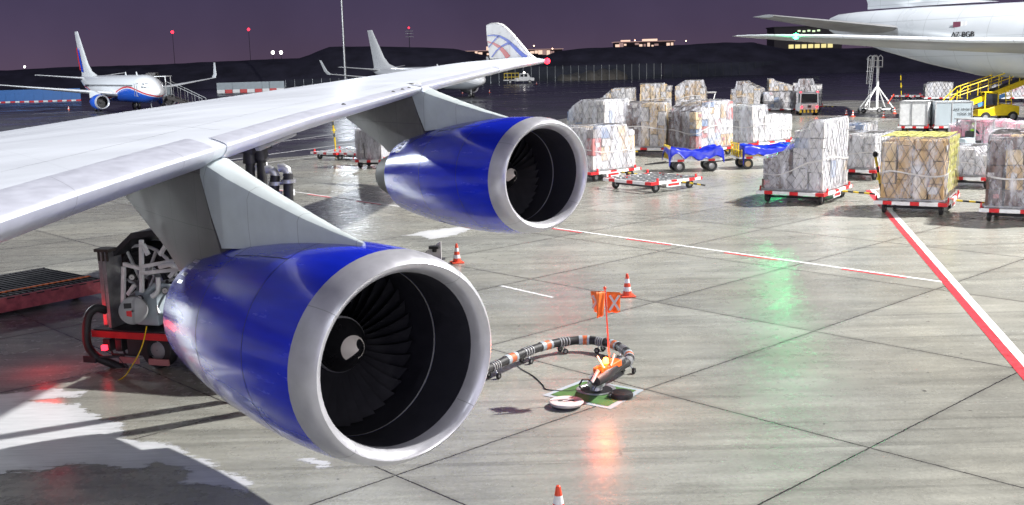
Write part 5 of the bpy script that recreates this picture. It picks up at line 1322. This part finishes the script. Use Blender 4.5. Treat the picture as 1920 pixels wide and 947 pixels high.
# flag on its pole
t = thing('warning_flag', 'orange warning flags with a white cross on a pole over the hydrant', 'flag', (ph.x, ph.y, 0))
f0, f1 = L(1143, 678, .15), L(1134, 541, .15)
m = MB(); m.tube([f0, f1], .014, 8); m.lathe([(-.02, .02), (.02, .03), (.04, .01)], 8, f1, (0, 0, 1)); m.build('pole', 'orange', t)
def cloth(name, pts, mname, parent, off=0.0):
    (a, b, c, d) = [Vector(p) for p in pts]; n = 12; rows = []
    for i in range(n+1):
        rows.append([(a.lerp(b, j/n)).lerp(d.lerp(c, j/n), i/n)+Vector((0, math.sin(j*.9+i*.3)*.025*(.3+i/n)+off, 0)) for j in range(n+1)])
    m = MB(); m.loft(rows, closed=False, cap=False); o = m.build(name, mname, parent, ang=80)
    so = o.modifiers.new('thickness', 'SOLIDIFY'); so.thickness = .004; return o
c1 = cloth('cloth', (L(1137, 547, .15), L(1163, 548, .05), L(1163, 586, .05), L(1139, 586, .15)), 'flag', t)
c2 = cloth('cloth', (L(1107, 546, .3), L(1133, 546, .1), L(1132, 590, .1), L(1114, 584, .3)), 'flag', t)
c3 = cloth('cloth', (L(1118, 548, -.05), L(1134, 547, .05), L(1132, 592, 0), L(1119, 596, -.05)), 'flag', t)
m = MB()
def cross(pts, w_, yo):
    A, B, C_, D = [L(px, py, yo) for px, py in pts]; m.bar(A, C_, .012, w_, up=(0, 1, 0)) if 0 else m.bar(A, C_, w_, .008, up=(0, 1, 0)); m.bar(B, D, w_, .008, up=(0, 1, 0))
def xmark(x0, y0, x1, y1, yo):
    for (a, b) in (((x0, y0), (x1, y1)), ((x1, y0), (x0, y1))):
        p, q_ = L(a[0], a[1], yo), L(b[0], b[1], yo); d = (q_-p).normalized(); nn = Vector((-d.z, 0, d.x))*.02
        m.prism([p-nn, q_-nn, q_+nn, p+nn], (0, .006, 0))
xmark(1143, 554, 1161, 582, .0); m.build('white_cross', 'cartonwhite', c1, smooth=False)
m = MB(); xmark(1111, 554, 1124, 578, .12); m.build('white_cross', 'cartonwhite', c2, smooth=False)
# hose carried on small trolleys
HP = [(700, 775), (780, 750), (860, 716), (890, 703), (925, 687), (960, 671), (1000, 655), (1040, 644), (1085, 638), (1125, 640), (1155, 648), (1175, 660), (1180, 674), (1168, 684), (1150, 694)]
pts = [at(px, py, .23) for px, py in HP]
def smooth_path(P, n=6):
    out = []
    for i in range(len(P)-1):
        p0, p1, p2, p3 = P[max(0, i-1)], P[i], P[i+1], P[min(len(P)-1, i+2)]
        for k in range(n):
            u = k/n; out.append(.5*((2*p1)+(p2-p0)*u+(2*p0-5*p1+4*p2-p3)*u*u+(3*p1-p0-3*p2+p3)*u**3))
    return out+[P[-1]]
sp_ = smooth_path(pts); t = thing('fuel_hose', 'black fuel hose with orange and white bands curving on small wheels to the hydrant', 'fuel hose', (pts[0].x, pts[0].y, 0)); o_ = Vector((pts[0].x, pts[0].y, 0))
m = MB(); m.tube([p-o_ for p in sp_], .088, 14); m.build('hose', 'rubber', t)
for i in range(3, len(sp_)-8, 5):
    typ = (i//5) % 2
    seg = [p-o_ for p in sp_[i:i+4]]
    if typ: m = MB(); m.tube(seg, .096, 14, mi=0); m.tube(seg[:2], .099, 14, mi=1); m.tube([seg[-1].lerp(seg[-2], .6), seg[-1]], .099, 14, mi=1); m.build('sleeve', ['sleeve', 'hoardgrey'], t)
    else:
        m = MB()
        for k in range(4): a = seg[0].lerp(seg[-1], .1+.22*k); dv_ = (seg[-1]-seg[0]).normalized(); m.tube([a-dv_*.012, a+dv_*.012], .098, 14)
        m.build('clamp', 'belly', t)
        c0 = seg[1]; dv_ = (seg[2]-seg[1]).normalized(); nn = Vector((-dv_.y, dv_.x, 0))
        m = MB()
        for sg in (-1, 1): m.tube([c0, c0+nn*sg*.11-Vector((0, 0, c0.z-.06))], .014, 6)
        m.build('trolley_leg', 'steel', t)
        for sg in (-1, 1):
            m = MB(); wheel(m, c0+nn*sg*.115-Vector((0, 0, c0.z-.06)), .06, .05, nn); m.build('wheel', ['rubber', 'steel'], t)
cb = [at(*p, .012) for p in ((962, 676), (975, 690), (1000, 705), (1018, 722), (1025, 730), (1060, 733), (1090, 730))]; m = MB(); m.tube(smooth_path(cb), .010, 6); o = m.build('ground_cable', 'rubber', None); tag(o, 'thin dark cable snaking on the concrete from hose to hydrant pit', 'cable')
# little white board with a black lamp behind the near engine
p = at(818, 490); t = thing('stand_board', 'small white board with a black lamp peeping out above the near engine', 'sign board', p, R(-10)); k_ = p.y/F
m = MB(); m.prism([(-.32, 0, .05), (.16, 0, .05), (.16, 0, .62), (-.32, 0, .30)], (0, .05, 0)); m.build('board', 'cartonwhite', t, smooth=False)
m = MB(); m.box((-.02, -.12, .45), (.3, .2, .08)); m.box((-.02, -.08, .36), (.12, .1, .12)); m.build('lamp', 'black', t, bev=.01)
m = MB(); m.box((-.1, .1, .03), (.6, .5, .06)); m.build('foot', 'dark', t, smooth=False)

# ------------------------------------------------------------------ fuel dispenser truck behind the near engine
A = at(168, 700); Bv = Vector((-2.9, 19.4, 0)); ang = math.atan2((Bv-A).y, (Bv-A).x); A = Vector((-8.45, 21.3, 0)); ang = -.30
t = thing('fuel_dispenser_truck', 'fuel dispenser truck with hose reel, white pipework and red-edged deck behind near engine', 'fuel truck', A, ang)
ca, sa = math.cos(ang), math.sin(ang)
def TL(px, py, back=0.0):
    """point on the truck's near side plane, moved back by some metres"""
    d = RT*((px-960)/F)+DN*((py-473.5)/F)+FW; o = Vector((0, 0, HC)); n = Vector((-sa, ca, 0)); P0 = A+n*back
    P = o+d*((P0-o).dot(n)/d.dot(n)); q_ = P-A; return Vector((q_.x*ca+q_.y*sa, -q_.x*sa+q_.y*ca, q_.z))
zd = TL(200, 622).z
m = MB(); m.box((2.9, 1.1, zd), (5.9, 2.3, .12)); m.build('deck', 'dark', t, smooth=False)
m = MB(); m.box((2.9, -.08, zd-.03), (5.92, .05, .13)); m.box((-.08, 1.1, zd-.03), (.05, 2.3, .13)); m.build('deck_edge', 'red', t, smooth=False)
m = MB(); m.box((2.9, 1.1, zd-.25), (5.4, .9, .3)); m.box((1.0, .3, .42), (.7, .5, .35)); m.build('chassis', 'dark', t, smooth=False)
for xx in (1.35, 4.4):
    for yy in (.15, 2.0):
        m = MB(); wheel(m, (xx, yy, .38), .38, .3); m.build('wheel', ['rubber', 'rim'], t)
for px in (250, 305):
    m = MB(); c_ = TL(px, 690); c_.z = .18; m.box(c_+Vector((0, -.1, 0)), (.45, .05, .12)); m.build('reflector', 'cartonred', t, smooth=False)
# hose reel
rc = TL(285, 530, .9); RR = .86
m = MB()
for yy in (-.28, .28): m.lathe([(yy-.02, RR), (yy+.02, RR), (yy+.02, RR-.06), (yy-.02, RR-.06), (yy-.02, RR)], 40, rc, (0, 1, 0))
for k in range(7): a = 2*PI*k/7+.2; m.bar(rc+Vector((0, -.29, 0)), rc+Vector((math.cos(a)*RR*.95, -.29, math.sin(a)*RR*.95)), .05, up=(0, 1, 0))
m.build('reel_frame', 'frost', t, smooth=False)
m = MB()
for j, rr in enumerate((.80, .70, .60, .50)):
    for yy in (-.2, -.07, .07, .2): m.tube([rc+Vector((rr*math.cos(2*PI*k/40), yy, rr*math.sin(2*PI*k/40))) for k in range(41)], .058, 8)
m.build('reel_hose', 'rubber', t)
m = MB(); m.lathe([(-.34, .02), (-.34, .15), (-.2, .2), (.3, .2), (.3, .02)], 20, rc, (0, 1, 0)); m.build('reel_hub', 'steel', t)
# side column, hood and lamp bracket
c0, c1 = TL(196, 618, .3), TL(200, 470, .3)
for cx_, cy_, wx_, wy_ in ((.08, .3, .09, .09), (.34, .3, .07, .5), (.34, 1.5, .09, .09)):
    m = MB(); m.box((c0.x+cx_, cy_, (zd+c1.z)/2), (wx_, wy_, c1.z-zd)); m.build('column', 'steel', t, smooth=False)
m = MB(); a, b, c_, d_ = TL(212, 470, .2), TL(245, 437, .2), TL(296, 430, .2), TL(345, 452, .2)
for p, q_ in ((a, b), (b, c_), (c_, d_)): m.prism([p, q_, q_-Vector((0, 0, .12)), p-Vector((0, 0, .12))], (0, 1.5, 0))
m.build('hood', 'dark', t, smooth=False)
m = MB(); a = TL(198, 468, .1)
m.box(a, (.34, .3, .06))
for k in range(3): m.box(a+Vector((-.1+.1*k, -.1, -.12)), (.03, .04, .2))
m.build('lamp_bracket', 'core', t, smooth=False)
# white pipe frame and meter
m = MB()
for (p, q_) in (((265, 450), (266, 548)), ((231, 575), (232, 500)), ((266, 500), (330, 488)), ((266, 512), (335, 505)), ((232, 495), (270, 505)), ((240, 552), (252, 535)), ((300, 478), (312, 458)), ((278, 478), (268, 458)), ((318, 520), (335, 500))): m.bar(TL(*p), TL(*q_), .07)
m.build('pipe_frame', 'frost', t, smooth=False)
m = MB(); a = TL(254, 578, .1); m.lathe([(-.05, .02), (-.05, .24), (0, .27), (.45, .27), (.5, .2), (.5, .02)], 28, a, (.5, -.85, .1)); m.build('flow_meter', 'belly', t)
m = MB(); fd = a+Vector((.27, -.46, .06)); m.box(fd+Vector((-.1, 0, .1)), (.14, .03, .1), 0, rot=.5); m.box(fd+Vector((-.08, 0, -.06)), (.1, .03, .12), 1, rot=.5); m.build('meter_display', ['black', 'red'], t, smooth=False)
m = MB(); a = TL(292, 572, .4); m.box(a, (.5, .6, .7)); m.tube([a+Vector((0, -.3, .3)), a+Vector((.3, -.35, .5)), a+Vector((.7, -.3, .45))], .06, 10); m.build('pump_cabinet', 'hoardgrey', t, bev=.02)
m = MB(); m.tube(smooth_path([TL(300, 500), TL(318, 496, -.05), TL(330, 500), TL(345, 496)]), .055, 10); m.tube(smooth_path([TL(296, 520), TL(296, 545), TL(285, 556)]), .05, 10); m.build('pipe', 'white', t)
m = MB(); m.tube(smooth_path([TL(198, 582, .2), TL(180, 578, .0), TL(166, 592, -.1), TL(162, 620, -.15), TL(165, 648, -.2), TL(180, 668, -.2), TL(205, 680, -.1), TL(235, 692, 0)]), [.085]*43, 14); m.build('intake_hose', 'rubber', t)
m = MB(); a = TL(172, 672, -.2); m.box(a, (.3, .16, .14)); m.tube([TL(186, 670, -.25), TL(222, 668, -.1), TL(240, 690, -.1)], .03, 8); m.build('hose_coupling', 'dark', t, bev=.02)
m = MB(); m.tube(smooth_path([TL(275, 612, -.1), TL(266, 650, -.15), TL(248, 685, -.4), TL(225, 712, -.8), TL(170, 728, -1.2), TL(120, 735, -1.4)]), .012, 6); m.build('earth_cable', 'yellow', t)
m = MB(); a = TL(196, 652); m.box(a, (.1, .08, .1)); m.build('red_lamp', 'lampred', t, smooth=False)
aw = A+Vector((a.x*ca-a.y*sa, a.x*sa+a.y*ca, a.z)); lamp('red_side_lamp', aw+Vector((-1.1, -.35, .3)), 13, (1, .015, .02), .25)
m = MB(); m.prism([(2.55, .1, zd+.07), (5.3, .1, zd+.07), (5.3, .1, zd+1.35), (5.0, .1, zd+1.6), (2.55, .1, zd+1.6)], (0, 2.0, 0)); m.build('cab', 'frost', t, bev=.04)
m = MB(); m.box((5.31, 1.1, zd+.95), (.03, 1.7, .6)); m.build('windscreen', 'glass', t, smooth=False)
for k in range(6):
    a = TL(238+15*k, 596-6*(k % 3), .05+.12*(k % 2)); b = TL(246+14*k, 545-9*(k % 4), .5); c_ = TL(228+17*k, 514+7*(k % 3), .25)
    m = MB(); m.tube(smooth_path([a, (a+b)/2+Vector((.06*(k % 3-1), -.1, .02)), b, c_]), .022+.007*(k % 3), 8); m.build('pipe', ('rubber', 'steel', 'dark', 'white', 'steel', 'rubber')[k], t)
for k, (px, py) in enumerate(((248, 520), (262, 560), (310, 545), (322, 560))):
    m = MB(); a = TL(px, py, -.02); m.lathe([(-.03, .01), (-.03, .07), (.03, .07), (.03, .01)], 14, a, (.3, -1, .1), mi=0); m.lathe([(.031, .01), (.031, .055)], 14, a, (.3, -1, .1), mi=1); m.build('gauge', ['dark', 'cartonwhite'], t)
for px in (205, 228, 312, 330):
    m = MB(); a = TL(px, 645, .25); m.box(a, (.16, .2, .26)); m.tube([a, a+Vector((.1, -.05, -.2)), a+Vector((.35, 0, -.22))], .03, 6); m.build('valve_box', 'dark', t, bev=.01)
# two lifting couplers under the wing and two silver elbows with hoses
def to_t(P): q_ = P-A; return Vector((q_.x*ca+q_.y*sa, -q_.x*sa+q_.y*ca, q_.z))
for i, (pp, sil) in enumerate((((( 468, 282), (469, 330)), 0), (((489, 276), (492, 345)), 0), (((516, 330), (513, 372)), 1), (((540, 326), (541, 378)), 1))):
    dd = 18.6 if not sil else 18.0
    a, b = onray(*pp[0], dd), onray(*pp[1], dd); b2 = b.copy(); b2.z = zd+.1; b2 = b2+Vector((0, .4, 0))
    m = MB(); m.tube([to_t(a-Vector((0, 0, .18 if not sil else 0))), to_t(b), to_t((b+b2)/2), to_t(b2)], .085, 12); m.build('wing_hose', 'rubber', t)
    m = MB()
    if not sil: m.tube([to_t(a+Vector((0, 0, .12))), to_t(a-Vector((0, 0, .22)))], [.1, .13], 12); m.lathe([(-.04, .1), (-.04, .17), (.04, .17), (.04, .1)], 16, to_t(a), (0, 0, 1)); m.bar(to_t(a+Vector((-.2, 0, .05))), to_t(a+Vector((.2, 0, .0))), .06); m.tube([to_t(a+Vector((-.12, 0, .3))), to_t(a+Vector((-.02, 0, .0)))], .03, 8)
    else: m.tube([to_t(a-Vector((0, 0, .12))), to_t(a), to_t(a+Vector((-.02, 0, .07))), to_t(a+Vector((-.08, 0, .11))), to_t(a+Vector((-.15, 0, .10)))], .075, 14); m.lathe([(-.03, .08), (-.03, .125), (.03, .125), (.03, .08)], 16, to_t(a-Vector((0, 0, .12))), (0, 0, 1))
    m.build('wing_coupler' if not sil else 'elbow_coupler', 'dark' if not sil else 'steel', t)
    m = MB(); m.tube([to_t(a-Vector((0, 0, .26))), to_t(a-Vector((0, 0, .36)))], .095, 12); m.build('hose_collar', 'frost', t)

# ------------------------------------------------------------------ low flatbed trailer at the left edge
P0, P1 = at(-80, 612), at(196, 556); dv = P1-P0; L_ = dv.length; an = math.atan2(dv.y, dv.x)
t = thing('flatbed_trailer', 'low flatbed trailer with dark deck and pinkish red side at the left edge', 'trailer', P0, an)
hT = .50
m = MB(); m.box((L_/2, .04, .29), (L_, .08, .36)); 
for k in range(10): m.box((L_*(k+.5)/10, -.006, .44), (L_/10*.5, .02, .03), 1)
m.build('side_skirt', ['pinkside', 'dark'], t, smooth=False)
m = MB(); m.box((L_/2, 1.5, hT-.05), (L_, 2.8, .06)); 
for k in range(24): m.box((L_*(k+.5)/24, 1.5, hT-.01), (.05, 2.7, .025))
m.build('deck', 'black', t, smooth=False)
m = MB(); m.box((L_/2, .55, hT+.008), (L_-.1, .09, .02)); m.build('edge_stripe', 'flag', t, smooth=False)
m = MB(); m.box((L_/2, 2.95, .3), (L_, .08, .4)); m.build('side_skirt', 'dark', t, smooth=False)
for xx in (.7, L_-.6):
    for yy in (.4, 2.6):
        m = MB(); wheel(m, (xx, yy, .2), .2, .2); m.build('wheel', ['rubber', 'rim'], t)
